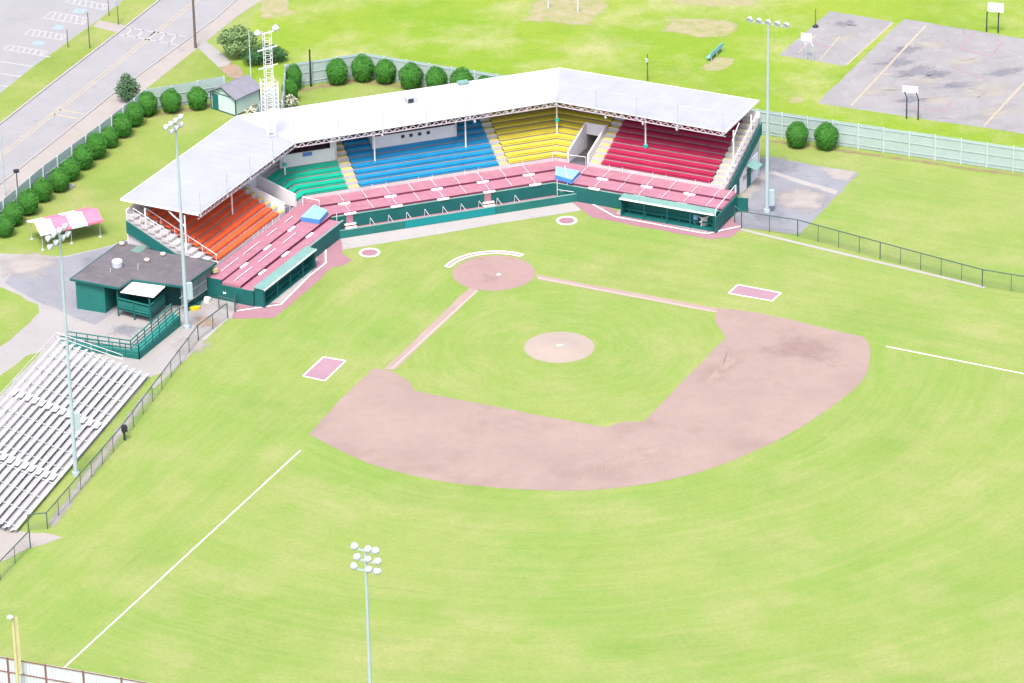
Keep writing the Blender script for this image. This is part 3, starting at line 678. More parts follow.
# roof
roof = thing_part = None
def roofpanel(pts, m):        # pts: (front, back) pairs
    mb = MB(); vs = []
    for f, k in pts: vs += [V3(f, 8.02), V3(k, 7.98)]
    n = len(vs); (a, b, c, d) = vs[0], vs[1], vs[3], vs[2]
    dn = Vector((0, 0, -.14))
    mb.add([a, b, c, d], [(0, 1, 2, 3)]); mb.cur = 1; mb.add([p+dn for p in (a, b, c, d)], [(3, 2, 1, 0)]); mb.cur = 0
    mb.add([a, b, c, d, a+dn, b+dn, c+dn, d+dn], [(0, 4, 5, 1), (1, 5, 6, 2), (2, 6, 7, 3), (3, 7, 4, 0)])
    return mb.build('roof', [m, 'soffit'], gs)
OF, OK = 1.3, 10.2
def edge(d=0.): return [P2('L', 18.75, OF+d), KL+mL*(OF+d), KR+mR*(1.85+d), P2('R', 18.55, OF+d)]
EP = edge()
cuts = [(EP[0], P2('L', 18.75, OK)), (EP[1], KL+mL*OK), (EP[2], KR+mR*OK), (EP[3], P2('R', 18.55, OK))]
roofs = [roofpanel(cuts[i:i+2], m) for i, m in enumerate(('roof_metal', 'roof_metal_new', 'roof_metal'))]
for rf, s, rng, m in ((roofs[0], 'L', [18.2-1.24*k for k in range(15)], 'roof_metal'), (roofs[1], 'C', [1.24*k-.1 for k in range(23)], 'roof_metal_new'), (roofs[2], 'R', [18.1-1.24*k for k in range(15)], 'roof_metal')):
    mb = MB()
    for t in rng: mb.bar(S(s, t, OF+(.03 if s == 'L' else .6), 8.023), S(s, t, OK-.03, 7.984), .03, .014)
    mb.build('roof_seams', m, rf)
for a, b in zip(edge(-.026), edge(-.026)[1:]):
    mb = MB(); mb.bar(V3(a, 7.995), V3(b, 7.995), .045, .07); mb.build('fascia', 'steel_white', gs)
mb = MB(); sweep(mb, ('L', 18.78), ('R', 18.58), rect(10.205, 10.27, 7.82, 8.0)); mb.build('fascia', 'steel_white', gs)
for s, t in (('L', 18.8), ('R', 18.6)):
    mb = MB(); mb.bar(S(s, t, OF-.05, 7.95), S(s, t, 10.27, 7.92), .07, .2); mb.build('fascia', 'steel_white', gs)
# lattice truss below the front edge
def truss(pts, z0, z1, step):
    for p, q in zip(pts, pts[1:]):
        mb = MB(); mb.bar(V3(p, z0), V3(q, z0), .07, .07)
        n = max(2, int((q-p).length/step))
        for i in range(n):
            a = p.lerp(q, i/n); b = p.lerp(q, (i+1)/n)
            mb.bar(V3(a, z0 if i % 2 else z1), V3(b, z1 if i % 2 else z0), .06, .06)
        mb.build('roof_truss', 'truss_paint', gs)
truss(edge(.06), 7.45, 7.84, .42)
mb = MB()
for s, ts in (('L', [18+.0-2.25*k for k in range(8)]), ('C', [.3+2.2*k for k in range(13)]), ('R', [18-2.25*k for k in range(8)])):
    for t in ts: mb.bar(S(s, t, 1.6, 7.62), S(s, t, 9.4, 7.62), .09, .3)
mb.build('roof_beams', 'soffit', gs)
def post(p, zb, zt=7.5, r=.085, ball=None):
    mb = MB(); mb.tube((p[0], p[1], zb), (p[0], p[1], zt), r, n=8); mb.box((p[0], p[1], zb+.04), (.3, .3, .08)); o = mb.build('roof_post', 'steel_white', gs)
    if ball:
        mb = MB(); mb.box((p[0], p[1], ball), (.36, .36, .3)); mb.build('post_box', 'teal_cap', o)
zb = zrow(3)+.03
post(P2('C', 18.75, 3.0), zb); post(P2('C', 8.85, 3.0), zb)
post(KL+mL*3.0, zb, ball=5.0); post(KR+mR*3.0, zb, ball=5.4)
post(P2('L', 9.5, 3.0), zb); post(P2('R', 8.9, 3.0), zb, ball=4.15)
post(P2('L', 18.6, 3.0), zb); post(P2('R', 18.75, 3.0), zb); post(P2('R', 18.9, 7.4), zrow(9)); post(P2('L', 18.9, 7.4), zrow(9))
mb = MB()
for s in ('L', 'R'): mb.bar(S(s, 18.62, 3.0, 6.3), S(s, 18.62, 4.8, 7.6), .1, .1)
for s, t in (('C', 18.75), ('C', 8.85), ('R', 8.9), ('L', 9.5)): mb.bar(S(s, t, 3.0, 6.9), S(s, t, 1.6, 7.5), .06, .06)
mb.build('roof_brace', 'steel_white', gs)
# net frame standing on the front edge of the roof
e3 = [V3(p, 8) for p in edge(-.03)]
pts = [e3[0].lerp(e3[1], f) for f in (.02, .29, .53, .77)]+[e3[1].lerp(e3[2], f/6) for f in range(6)]+[e3[2].lerp(e3[3], f) for f in (0, .24, .48, .72, .985)]
for p in pts:
    mb = MB(); mb.tube(p+Vector((0, 0, -.25)), p+Vector((0, 0, 2.15)), .035, n=6); mb.box(p+Vector((0, 0, -.3)), (.18, .18, .3)); mb.build('net_post', 'box_grey', gs)
mb = MB()
for a, b in zip(pts, pts[1:]): mb.tube(a+Vector((0, 0, 2.1)), b+Vector((0, 0, 2.1)), .02, n=4)
for a, b in ((0, 1), (4, 5), (13, 14)): mb.tube(pts[a]+Vector((0, 0, 2.1)), pts[b]+Vector((0, 0, .1)), .010, n=4)
mb.build('net_cable', 'box_grey', gs)
# speakers hung at the roof edge
for p in [S('C', t, 1.15, 7.45) for t in (18.4, 8.4)]+[S('R', t, 1.15, 7.45) for t in (5.2, 9.4, 13.2)]:
    mb = MB(); mb.lathe(p, (0, 1, -.5), [(-.14, .07), (.03, .11), (.12, .14)], 10); mb.build('floodlight', 'lamp_white', gs)
# ceiling edge: press box in the blue section, booth in the green section
def booth(t0, t1, o0, zb, zw, zt, nm, wins, dark):
    mb = MB(); mb.bar(S('C', t0, o0, (zb+zw)/2), S('C', t1, o0, (zb+zw)/2), .14, zw-zb)
    for t in (t0, t1): mb.bar(S('C', t, o0-.07, (zb+zt)/2), S('C', t, o0+3.2, (zb+zt)/2), .14, zt-zb)
    b = mb.build('press_box', 'wall_white', gs); b['label'] = nm
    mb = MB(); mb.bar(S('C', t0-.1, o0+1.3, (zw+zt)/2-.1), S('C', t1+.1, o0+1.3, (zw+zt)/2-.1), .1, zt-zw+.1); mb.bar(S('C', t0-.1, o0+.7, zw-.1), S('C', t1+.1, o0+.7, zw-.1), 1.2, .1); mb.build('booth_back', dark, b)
    mb = MB()
    n = 5
    for i in range(1, n): 
        t = t0+(t1-t0)*i/n; mb.tube(S('C', t, o0, zw), S('C', t, o0, zt), .04, n=5)
    mb.build('mullion', 'black_paint', b)
    for t in wins:
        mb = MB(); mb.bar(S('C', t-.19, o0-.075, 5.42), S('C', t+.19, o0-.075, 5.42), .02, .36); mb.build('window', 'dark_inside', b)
    return b
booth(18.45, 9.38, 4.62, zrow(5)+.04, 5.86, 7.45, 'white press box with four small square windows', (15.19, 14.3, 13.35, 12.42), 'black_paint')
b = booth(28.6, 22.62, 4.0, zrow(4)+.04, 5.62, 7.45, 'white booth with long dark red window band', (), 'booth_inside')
mb = MB(); mb.bar(S('C', 22.66, 4.06, 5.8), S('C', 23.2, 4.06, 5.8), .16, 3.2); mb.build('pillar', 'wall_white', b)
mb = MB(); mb.bar(S('C', 26.2, 3.90, 5.35), S('C', 25.2, 3.90, 5.35), .05, .42); mb.build('wall_sign', 'blue_sign', b)
# stand ends: stepped parapet, green stringer, room below, back wall
for s, e in (('L', LE), ('R', RE)):
    mb = MB(); u = BAS[s][1]
    for i in range(NR):
        mb.bar(S(s, e+.08, D*i, zrow(i)+.02), S(s, e+.08, D*(i+1)+.02, zrow(i)+.02), .14, .36)
    mb.bar(S(s, e+.08, D*NR, zrow(NR)+.1), S(s, e+.08, OB, zrow(NR)+.1), .14, .5)
    mb.build('end_parapet', 'stand_concrete', gs)
    mb = MB(); off = Vector((*u, 0))
    a = [S(s, e+.16, .9, 2.0), S(s, e+.16, OB, 5.9), S(s, e+.16, OB, 4.6), S(s, e+.16, 1.6, 1.35)]
    mb.add(a+[q+off*.12 for q in a], [(0, 1, 2, 3), (7, 6, 5, 4), (0, 4, 5, 1), (1, 5, 6, 2), (2, 6, 7, 3), (3, 7, 4, 0)])
    mb.build('stringer', 'green_dark', gs)
    mb = MB(); mb.bar(S(s, e+.1, 2.2, .9), S(s, e+.1, OB-.8, .9), .16, 1.75); mb.bar(S(s, e+.1, 4.5, 2.0), S(s, e+.1, OB-.8, 2.0), .16, 1.6); mb.build('room_wall', 'wall_white', gs)
    rl = MB()
    r0 = 6 if s == 'L' else 0
    for i in range(r0, NR+1):
        rl.tube(S(s, e+.08, D*i+.1, zrow(i)+.2), S(s, e+.08, D*i+.1, zrow(i)+1.15), .018, n=5)
    rl.tube(S(s, e+.08, D*r0+.1, zrow(r0)+1.15), S(s, e+.08, D*NR+.1, zrow(NR)+1.15), .03, n=5); rl.tube(S(s, e+.08, D*r0+.1, zrow(r0)+.75), S(s, e+.08, D*NR+.1, zrow(NR)+.75), .02, n=5)
    rl.build('end_rail', 'steel_white', gs)
mb = MB(); sweep(mb, ('L', LE), ('R', RE), rect(OB+.01, OB+.12, .02, 7.0)); mb.build('back_wall', 'wall_white', gs)
# side door and awning at the red end
mb = MB(); mb.bar(S('R', RE+.21, 5.6, 1.05), S('R', RE+.21, 6.6, 1.05), .06, 2.1); mb.build('side_door', 'green_dark', gs)
mb = MB(); a = [S('R', RE+.2, 5.3, 2.75), S('R', RE+.2, 7.0, 2.75), S('R', RE+1.4, 7.0, 2.35), S('R', RE+1.4, 5.3, 2.35)]; mb.add(a+[q-Vector((0, 0, .06)) for q in a], [(0, 1, 2, 3), (7, 6, 5, 4), (0, 4, 5, 1), (1, 5, 6, 2), (2, 6, 7, 3), (3, 7, 4, 0)]); mb.build('door_awning', 'green_light', gs)
mb = MB(); mb.bar(S('R', RE+.21, 2.9, 1.1), S('R', RE+.21, 3.5, 1.1), .06, 1.7); mb.build('side_vent', 'green_dark', gs)
# hatch on the roof
hp = (0.06, -26.73, 8)
mb = MB(); mb.box((hp[0], hp[1], 8.32), (1.1, .9, .6), rz=R(1)); mb.build('roof_hatch', 'box_grey', gs)
mb = MB(); mb.box((hp[0]+.15, hp[1]+.46, 8.34), (.6, .03, .45), rz=R(1)); mb.build('hatch_opening', 'black_paint', gs)
hp = (-6.58, -29.39, 8)
mb = MB(); mb.box((hp[0], hp[1], 8.12), (1.1, .8, .22), rz=R(1)); mb.build('roof_vent', 'green_light', gs)

# dugouts
def dugout(s, t0, t1, ob, of, label, rb):
    c = S(s, (t0+t1)/2, (ob+of)/2, 0); d = thing('dugout', c, label, 'dugout', 'dugouts under the deck')
    mb = MB(); a = [S(s, t0-.15, ob-rb, 2.02), S(s, t1+.15, ob-rb, 2.02), S(s, t1+.15, of-.05, 1.94), S(s, t0-.15, of-.05, 1.94)]
    mb.add([q+Vector((0, 0, .10)) for q in a]+a, [(0, 1, 2, 3), (7, 6, 5, 4), (0, 4, 5, 1), (1, 5, 6, 2), (2, 6, 7, 3), (3, 7, 4, 0)]); mb.build('roof', 'green_light', d)
    mb = MB(); mb.bar(S(s, t0-.15, of-.08, 1.97), S(s, t1+.15, of-.08, 1.97), .05, .16); mb.build('fascia', 'chalk', d)
    mb = MB(); mb.bar(S(s, t0, ob-.02, .95), S(s, t1, ob-.02, .95), .08, 1.9)
    for t in (t0, t1): mb.bar(S(s, t, ob, .94), S(s, t, of+.1, .94), .1, 1.86)
    mb.build('wall', 'green_dark', d)
    mb = MB(); mb.bar(S(s, t0+.06, ob-.4, .45), S(s, t1-.06, ob-.4, .45), .4, .06)
    for i in range(6):
        t = t0+.5+(t1-t0-1)*i/5; mb.bar(S(s, t, ob-.55, .22), S(s, t, ob-.25, .22), .08, .4)
    mb.build('bench', 'green_mid', d)
    for i in range(5):
        t = t0+(t1-t0)*i/4
        mb = MB(); mb.bar(S(s, t, of, .02), S(s, t, of, 1.88), .07, .07); mb.build('post', 'green_dark', d)
    mb = MB(); mb.bar(S(s, t0+.05, (ob+of)/2, .035), S(s, t1-.05, (ob+of)/2, .035), abs(of-ob)-.1, .03); mb.build('floor', 'green_dark', d)
dugout('L', 10.0, 20.2, -5.63, -6.75, 'green dugout with pale mint roof below the orange rows', .0)
dugout('R', 9.95, 20.2, -4.35, -5.8, 'green dugout with pale mint roof below the red rows', .35)
for tarp, h, lab in (([(15.82, -15.18, 2.2), (13.65, -17.61, 2.2), (12.81, -15.61, 2.2), (14.28, -13.78, 2.2)], .28, 'pale blue tarpaulin cover on the deck below the green benches'), ([(-11.70, -15.41, 2.2), (-12.51, -17.41, 2.2), (-14.45, -15.40, 2.2), (-12.90, -13.58, 2.2)], .28, 'pale blue tarpaulin cover on the deck below the yellow benches')):
    mb = MB(); mb.prism([tuple(p[:2]) for p in tarp], 1.945, 2.45); n = len(tarp)
    mb.mi = [0, 0]+[1]*n
    tag(mb.build('tarpaulin', ['tarp_blue', 'tarp_edge_blue'], loc=(tarp[0][0], tarp[0][1], 1.94)), lab, 'tarpaulin', 'blue tarpaulins on the deck')

# ------------------------------------------------------------------ concession building
ZR = 3.3
rp = [Vector(p[:2]) for p in ((34.72, -14.45, 3.3), (27.31, -6.07, 3.3), (31.90, -1.96, 3.3), (36.14, -5.36, 3.3), (37.84, -3.95, 3.3), (41.80, -7.73, 3.3))]
cb_ = thing('concession_building', (rp[3].x, rp[3].y, 0), 'dark green flat-roofed concession building beside the orange rows', 'building')
ax = (rp[1]-rp[0]).normalized(); ay = Vector((-ax.y, ax.x))
if ay.dot(rp[5]-rp[0]) < 0: ay = -ay
mb = MB(); mb.prism([tuple(p) for p in rp], ZR-.1, ZR); mb.build('roof', 'tar_roof', cb_)
mb = MB()
for a, b in zip(rp, rp[1:]+rp[:1]): mb.bar(V3(a, ZR-.08), V3(b, ZR-.08), .08, .22)
mb.build('fascia', 'green_dark', cb_)
cen = sum(rp, Vector((0, 0)))/6
wp = [p+(cen-p).normalized()*.5 for p in rp]
A0, B0, C0 = wp[5], wp[4], wp[0]
# left block
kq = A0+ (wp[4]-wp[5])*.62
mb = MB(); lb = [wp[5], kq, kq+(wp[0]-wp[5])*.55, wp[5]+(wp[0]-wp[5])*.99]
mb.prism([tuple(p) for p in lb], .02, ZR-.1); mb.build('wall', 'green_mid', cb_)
mb = MB(); q0 = kq+(wp[0]-wp[5])*.22; q1 = wp[2]+(wp[1]-wp[2])*.45; mb.prism([tuple(p) for p in (q0, q1, wp[1], kq+(wp[0]-wp[5])*.95)], .02, ZR-.1); mb.build('wall', 'green_shaded', cb_)
# barred end facing the stand: pickets
mb = MB()
for i in range(26):
    p = wp[2].lerp(wp[1], .05+.9*i/25); mb.bar(V3(p, .9), V3(p, ZR-.3), .04, .04)
for z in (.9, 1.9): mb.bar(V3(wp[2], z), V3(wp[1], z), .06, .06)
mb.build('picket_screen', 'box_grey', cb_)
# serving porch with counter and awning
a, b, c, d = (Vector(p[:2]) for p in ((36.07, -5.52, 3), (33.38, -3.15, 3), (34.97, -1.78, 2.75), (37.72, -4.16, 2.75)))
mb = MB(); q = [V3(a, 3.06), V3(b, 3.06), V3(c, 2.74), V3(d, 2.74)]; mb.add(q+[p-Vector((0, 0, .05)) for p in q], [(0, 1, 2, 3), (7, 6, 5, 4), (0, 4, 5, 1), (1, 5, 6, 2), (2, 6, 7, 3), (3, 7, 4, 0)]); mb.build('awning', 'canvas_white', cb_)
fl = [Vector(p[:2]) for p in ((37.91, -4.54, 1.2), (35.45, -1.63, 1.2), (33.30, -3.93, 1.2), (35.75, -6.87, 1.2))]
mb = MB(); mb.prism([tuple(p) for p in fl], .7, .86); mb.build('porch_floor', 'green_dark', cb_)
mb = MB()
for p, q in ((fl[0], fl[1]), (fl[0], fl[3]), (fl[1], fl[2])):
    mb.bar(V3(p, 1.1), V3(q, 1.1), .06, .26); mb.bar(V3(p, 1.52), V3(q, 1.52), .06, .5)
    mb.bar(V3(p, 1.98), V3(q, 1.98), .22, .06)
mb.build('porch_rail', 'green_mid', cb_)
for p in fl[:2]+[fl[0].lerp(fl[1], .5), fl[0].lerp(fl[3], .5)]:
    mb = MB(); mb.bar(V3(p, .02), V3(p, 2.7 if p is fl[0] or p is fl[1] else 1.9), .14, .14); mb.build('porch_post', 'green_dark', cb_)
# ramp
def ramp(pts, z0s):
    pass
ri = [Vector(p[:2]) for p in ((44.22, -0.63, 0.3), (39.02, 4.32, 0.6), (33.34, -1.24, 1))]       # inner edge, deck level
ro = [Vector(p[:2]) for p in ((45.04, 0.22, 0.3), (38.55, 5.55, 0.6), (32.86, -0.08, 1))]          # outer edge
rz_ = (.25, .55, 1.0)
mb = MB()
for i in (0, 1):
    q = [V3(ri[i], rz_[i]), V3(ri[i+1], rz_[i+1]), V3(ro[i+1], rz_[i+1]), V3(ro[i], rz_[i])]
    mb.add(q+[p-Vector((0, 0, .22)) for p in q], [(0, 1, 2, 3), (7, 6, 5, 4), (0, 4, 5, 1), (1, 5, 6, 2), (2, 6, 7, 3), (3, 7, 4, 0)])
mb.build('ramp_deck', 'ramp_green', cb_)
mb = MB()
for i in (0, 1):
    n = int((ro[i+1]-ro[i]).length/.2)
    for j in range(n):
        p = ro[i].lerp(ro[i+1], (j+.5)/n); zt = rz_[i]+(rz_[i+1]-rz_[i])*(j+.5)/n-.05
        q = ro[i].lerp(ro[i+1], (j+.05)/n); q2 = ro[i].lerp(ro[i+1], (j+.95)/n)
        mb.bar(V3(q, zt/2+.01), V3(q2, zt/2+.01), .04, zt)
mb.build('ramp_skirt', 'green_mid', cb_)
for edge in (ri, ro):
    mb = MB()
    for i in (0, 1):
        for h, wd in ((1.0, .12), (.55, .09), (.2, .09)): mb.bar(V3(edge[i], rz_[i]+h), V3(edge[i+1], rz_[i+1]+h), wd, .07)
        n = 6
        for j in range(n+1):
            p = edge[i].lerp(edge[i+1], j/n); z = rz_[i]+(rz_[i+1]-rz_[i])*j/n; mb.bar(V3(p, .02), V3(p, z+1.0), .08, .08)
    mb.build('ramp_rail', 'green_mid', cb_)
# roof fittings
p = (36.72, -8.71, 3.4); mb = MB(); mb.lathe((p[0], p[1], ZR), (0, 0, 1), [(0, .42), (.06, .52), (.62, .55), (.72, .5), (.72, .38), (.55, .36)], 16); mb.build('exhaust_fan', 'lamp_white', cb_, smooth=False)
for x, y in ((147, 260), (163, 254)):
    p = (0, 0)
for p in ((33.66, -8.86, 3.4), (31.80, -9.63, 3.4), (34.96, -13.55, 3.4)):
    mb = MB(); mb.lathe((p[0], p[1], ZR), (0, 0, 1), [(0, .12), (.12, .12), (.13, .3), (.28, .28), (.36, .1)], 12); mb.build('roof_vent', 'pink_vent', cb_)
for p in ((34.98, -7.39, 3.4), (34.82, -7.95, 3.4), (37.66, -7.84, 3.4)):
    mb = MB(); mb.tube((p[0], p[1], ZR), (p[0], p[1], ZR+.35), .06); mb.build('vent_pipe', 'box_grey', cb_)
p = (33.66, -11.88, 3.35); mb = MB(); mb.box((p[0], p[1], ZR+.03), (1.1, 1.5, .05), rz=math.atan2(ax.y, ax.x)); mb.build('roof_patch', 'patch_green', cb_)
p = (27.60, -5.91, 2.6); mb = MB(); mb.box((p[0], p[1], 2.6), (.5, .5, .4), rz=R(20)); mb.build('corner_lamp', 'pole_yellow', cb_)

# ------------------------------------------------------------------ bleachers
b0 = Vector((38.83, 9.62, 0.5)[:2]); b1 = Vector((58.17, 35.46, 0.5)[:2]); bd = (b1-b0).normalized(); bn = Vector((bd.y, -bd.x))
if bn.x < 0: bn = -bn
BL = (b1-b0).length
bl = thing('bleachers', (*b0, 0), 'bare aluminium bleachers of fourteen plank rows beside the left chain-link fence', 'bleachers')
for k in range(14):
    z = .42+.2*k; oo = .68*k
    mb = MB(); p = b0+bn*oo; q = b1+bn*oo
    mb.bar(V3(p, z), V3(q, z), .31, .05)
    mb.build('seat_plank', 'aluminium', bl)
    if k:
        mb = MB(); p = b0+bn*(oo-.28); q = b1+bn*(oo-.28); mb.bar(V3(p, z-.36), V3(q, z-.36), .30, .04); mb.build('foot_plank', 'aluminium_dull', bl)
for f in (.36, .69):
    mb = MB()
    for k in range(1, 14):
        z = .42+.2*k; c = b0+bd*(BL*f)+bn*(.68*k-.22); mb.bar(V3(c-bd*.6, z-.02), V3(c+bd*.6, z-.02), .52, .05)
    mb.build('aisle_steps', 'aluminium', bl)
for i in range(12):
    t = BL*(i+.15)/11.4; mb = MB()
    p = b0+bd*t; mb.bar(V3(p, .32), V3(p+bn*9, 2.93), .08, .12)
    for k in (0, 3, 6, 9, 12): c = p+bn*(.68*k+.1); mb.bar(V3(c, .02), V3(c, .3+.2*k), .07, .07)
    mb.bar(V3(p+bn*2, .08), V3(p+bn*8.4, 2.6), .05, .06)
    mb.build('frame', 'box_grey', bl)
mb = MB(); e = b0+bn*9.25; e2 = b1+bn*9.25
for z in (3.6, 3.2): mb.tube(V3(e, z), V3(e2, z), .03, n=5)
for i in range(14): c = e.lerp(e2, i/13); mb.tube(V3(c, .1), V3(c, 3.6), .03, n=5)
for z in (.0, .45):
    mb.tube(V3(b0+bn*2.5-bd*.08, z+1.6), V3(e-bd*.08, z+3.15), .03, n=5)
for k in range(5): c = b0+bn*(2.5+1.6*k)-bd*.08; mb.tube(V3(c, .8+.42*k), V3(c, 2.05+.37*k), .025, n=5)
mb.build('guard_rail', 'aluminium', bl)

# ------------------------------------------------------------------ fences
def chainlink(pts, h, label, every=2.55, heavy=(), name='chain_link_fence'):
    c = pts[0]; f = thing(name, (*c[:2], 0), label, 'fence'); P = [Vector(p[:2]) for p in pts]
    mb = MB()
    for a, b in zip(P, P[1:]): mb.tube(V3(a, h), V3(b, h), .055, n=6)
    mb.build('top_rail', 'dark_pipe', f)
    wm = MB(); cell = .24
    for a, b in zip(P, P[1:]):
        L = (b-a).length; n = max(1, round(L/every)); d = (b-a).normalized()
        for i in range(n+1):
            if i == 0 and a is not P[0]: continue
            p = a.lerp(b, i/n); r = .055 if i in (0, n) else .032
            mb = MB(); mb.tube(V3(p, 0), V3(p, h), r, n=6); mb.build('post', 'dark_pipe', f)
        m = int(L/cell)
        for i in range(m+1):
            for sgn in (1, -1):
                t0 = i*cell; t1 = t0+sgn*h
                z1 = h
                if t1 > L: z1 = L-t0; t1 = L
                if t1 < 0: z1 = t0; t1 = 0
                if z1 > .05:
                    q0 = V3(a+d*t0, .04); q1 = V3(a+d*t1, z1-.02); nn = Vector((-d.y, d.x, 0))*.004; up = (q1-q0).normalized().cross(nn.normalized())*.005
                    wm.add([q0-up-nn, q0+up, q0-up+nn, q1-up-nn, q1+up, q1-up+nn], [(0, 1, 4, 3), (1, 2, 5, 4), (2, 0, 3, 5)])
    wm.build('mesh', 'wire_green', f)
    return f
chainlink([(-26.50, -2.55), (-26.65, -1.07), (-31.16, 2.94), (-36.74, 10.95), (-43.52, 20.53), (-47.89, 24.60)], 1.85, 'long dark chain-link fence running along the right foul ground')
chainlink([(28.07, -0.06), (32.11, 3.67), (44.32, 21.34), (55.24, 35.62), (56.91, 35.37)], 1.65, 'dark green chain-link fence along the left foul ground beside the bleachers')
chainlink([(57.53, 38.52), (61.45, 43.23), (64.66, 47.31)], 1.75, 'short dark chain-link fence running off the lower left edge')
chainlink([(28.20, -2.64), (26.99, -1.19), (26.45, -2.68)], 1.3, 'short dark rail fence at the end of the left dugout')
def panelfence(pts, h, label, every, pm='panel_fence', qm='fence_post', side=1, rails=(0.5, 1.55, 2.6)):
    f = thing('panel_fence', (*pts[0][:2], 0), label, 'fence'); P = [Vector(p[:2]) for p in pts]
    for a, b in zip(P, P[1:]):
        L = (b-a).length; n = max(1, round(L/every)); d = (b-a).normalized(); nn = Vector((-d.y, d.x))*side
        for i in range(n+1):
            p = a.lerp(b, i/n)
            if i < n:
                q = a.lerp(b, (i+1)/n); mb = MB(); dz = random.uniform(-.03, .03)
                m = 12
                for j in range(m):
                    u = p+d*(.05)+(q-p-d*.1)*(j/m); v = p+d*.05+(q-p-d*.1)*((j+.93)/m); mb.bar(V3(u, .06+(h+dz)/2-.03), V3(v, .06+(h+dz)/2-.03), .03, h+dz-.06)
                mb.build('panel', pm, f)
                mb = MB()
                for z in rails:
                    if z < h: mb.bar(V3(p+nn*.05+d*.06, z), V3(q+nn*.05-d*.06, z), .05, .09)
                mb.build('rail', pm if pm == 'panel_fence' else qm, f)
            if i == 0 and a is not P[0]: continue
            mb = MB(); mb.bar(V3(p+nn*.06, 0), V3(p+nn*.06, h+.06), .14, .14); mb.build('post', qm, f)
    return f
panelfence([Vector(p) for p in F4[1:]], 2.85, 'long pale mint panel fence behind the grandstand and along the park', 2.95, side=-1)
panelfence([Vector(F4[0]), Vector(F4[1])], 2.8, 'short pale mint panel fence from the lattice mast towards the park corner', 2.9, side=-1)
panelfence([Vector((10.11, -40.96, 2.8)[:2]), Vector(F4[0])], 2.8, 'pale mint panel fence beside the white lattice mast', 2.6, side=-1)
panelfence([Vector(p) for p in F1], 2.6, 'pale mint panel fence along the road behind the round bushes', 2.9, side=-1)
panelfence([Vector((12.57, -42.45, 2.6)[:2]), Vector((9.51, -48.58, 2.6)[:2]), Vector((8.32, -48.40, 2.6)[:2])], 2.5, 'narrow pale mint fence closing the gap behind the shed', 2.0, side=-1)
ow = [(67.70, 59.11, 2.7), (54.23, 70.25, 2.7)]
panelfence([Vector(p[:2]) for p in ow], 2.7, 'pale outfield wall with brown frame at the bottom left corner', 3.4, 'wall_panel_pale', 'rail_brown', side=-1, rails=(.1, 1.35, 2.66))
# foul pole
fp = (64.64, 62.96); f = thing('foul_pole', (*fp, 0), 'tall yellow foul pole behind the bottom left outfield wall', 'foul pole')
mb = MB(); mb.tube((*fp, 0), (*fp, 7.4), .13, n=10); mb.build('pole', 'pole_yellow', f)
mb = MB(); mb.box((fp[0]-.27, fp[1], 4.6), (.3, .04, 5.5), rz=0)
for k in range(27): mb.box((fp[0]-.27, fp[1], 1.95+.2*k), (.3, .06, .03))
mb.build('screen', 'pole_yellow', f)
mb = MB(); mb.lathe((fp[0]+.25, fp[1]+.1, 7.6), (0, 0, -1), [(-.08, .12), (0, .26), (.1, .3)], 10); mb.tube((*fp, 7.3), (fp[0]+.25, fp[1]+.1, 7.6), .03, n=5); mb.build('lamp', 'lamp_white', f)

# ------------------------------------------------------------------ light poles
def flood(mb, p, ax, r=.3):
    k = r/.32; mb.lathe(p, ax, [(-.40*k, .09*k), (-.36*k, .16*k), (-.30*k, .17*k), (-.24*k, .26*k), (-.08*k, .325*k), (.05*k, .345*k), (.07*k, .345*k), (.05*k, .29*k)], 12)
def lightpole(base, h, arms, dirv, face, label, r=.32, boxz=None, lean=None):
    t = thing('light_pole', (*base[:2], 0), label, 'light pole', 'tall floodlight poles')
    b = V3(base, 0)
    mb = MB(); mb.tube(b, b+Vector((0, 0, h)), .215, .10, 12); mb.tube(b, b+Vector((0, 0, .35)), .36, .34, 12); mb.build('pole', 'galv', t)
    dv = Vector((*dirv, 0)).normalized(); fv = Vector((*face, -.45)).normalized()
    for z, offs in arms:
        c = b+Vector((0, 0, z)); mb = MB(); mb.bar(c+dv*(min(offs)-.15), c+dv*(max(offs)+.15), .12, .1); mb.build('crossarm', 'galv', t)
        for q in offs:
            mb = MB(); p = c+dv*q+Vector((0, 0, .22)); flood(mb, p+fv*.15, fv, r); mb.bar(c+dv*q, p, .06, .06); mb.build('floodlight', 'lamp_white', t)
    if boxz:
        mb = MB(); mb.box(b+Vector((-.42, .1, boxz)), (.55, .4, 1.7)); mb.build('switch_box', 'galv', t)
    return t
lightpole((50.25, 26.48), 24.6, [(24.5, (-1.9, -.95, 0, .95)), (23.6, (-1.7, -.7, .5, 1.3))], (-uL.x, -uL.y), (-.8, .6), 'tall pale pole with a cluster of white floodlights standing in front of the bleachers', .30, 5.5)
lightpole((32.37, 0.54), 22.0, [(21.9, (-1.8, -.9, 0, .9)), (21.1, (-.9, 0, .9))], (-uL.x, -uL.y), (-.8, .6), 'tall pale pole with white floodlights beside the concession building', .29, 4.0)
lightpole((-30.55, -3.71), 20.9, [(20.8, (-2.0, -1.0, 0, 1.0, 2.0))], (uR.x, uR.y), (.7, .6), 'tall pale pole with one crossarm of five floodlights at the right end of the grandstand', .31, 1.6)
lightpole((41.42, 88.03), 22.1, [(21.9, (-.85, .35, 1.0)), (21.0, (-.65, .3, 1.15)), (20.1, (-.95, .35, 1.1))], (uR.x, uR.y), (.2, -.9), 'tall pale pole with three rows of floodlights rising from the bottom edge over the outfield', .3)

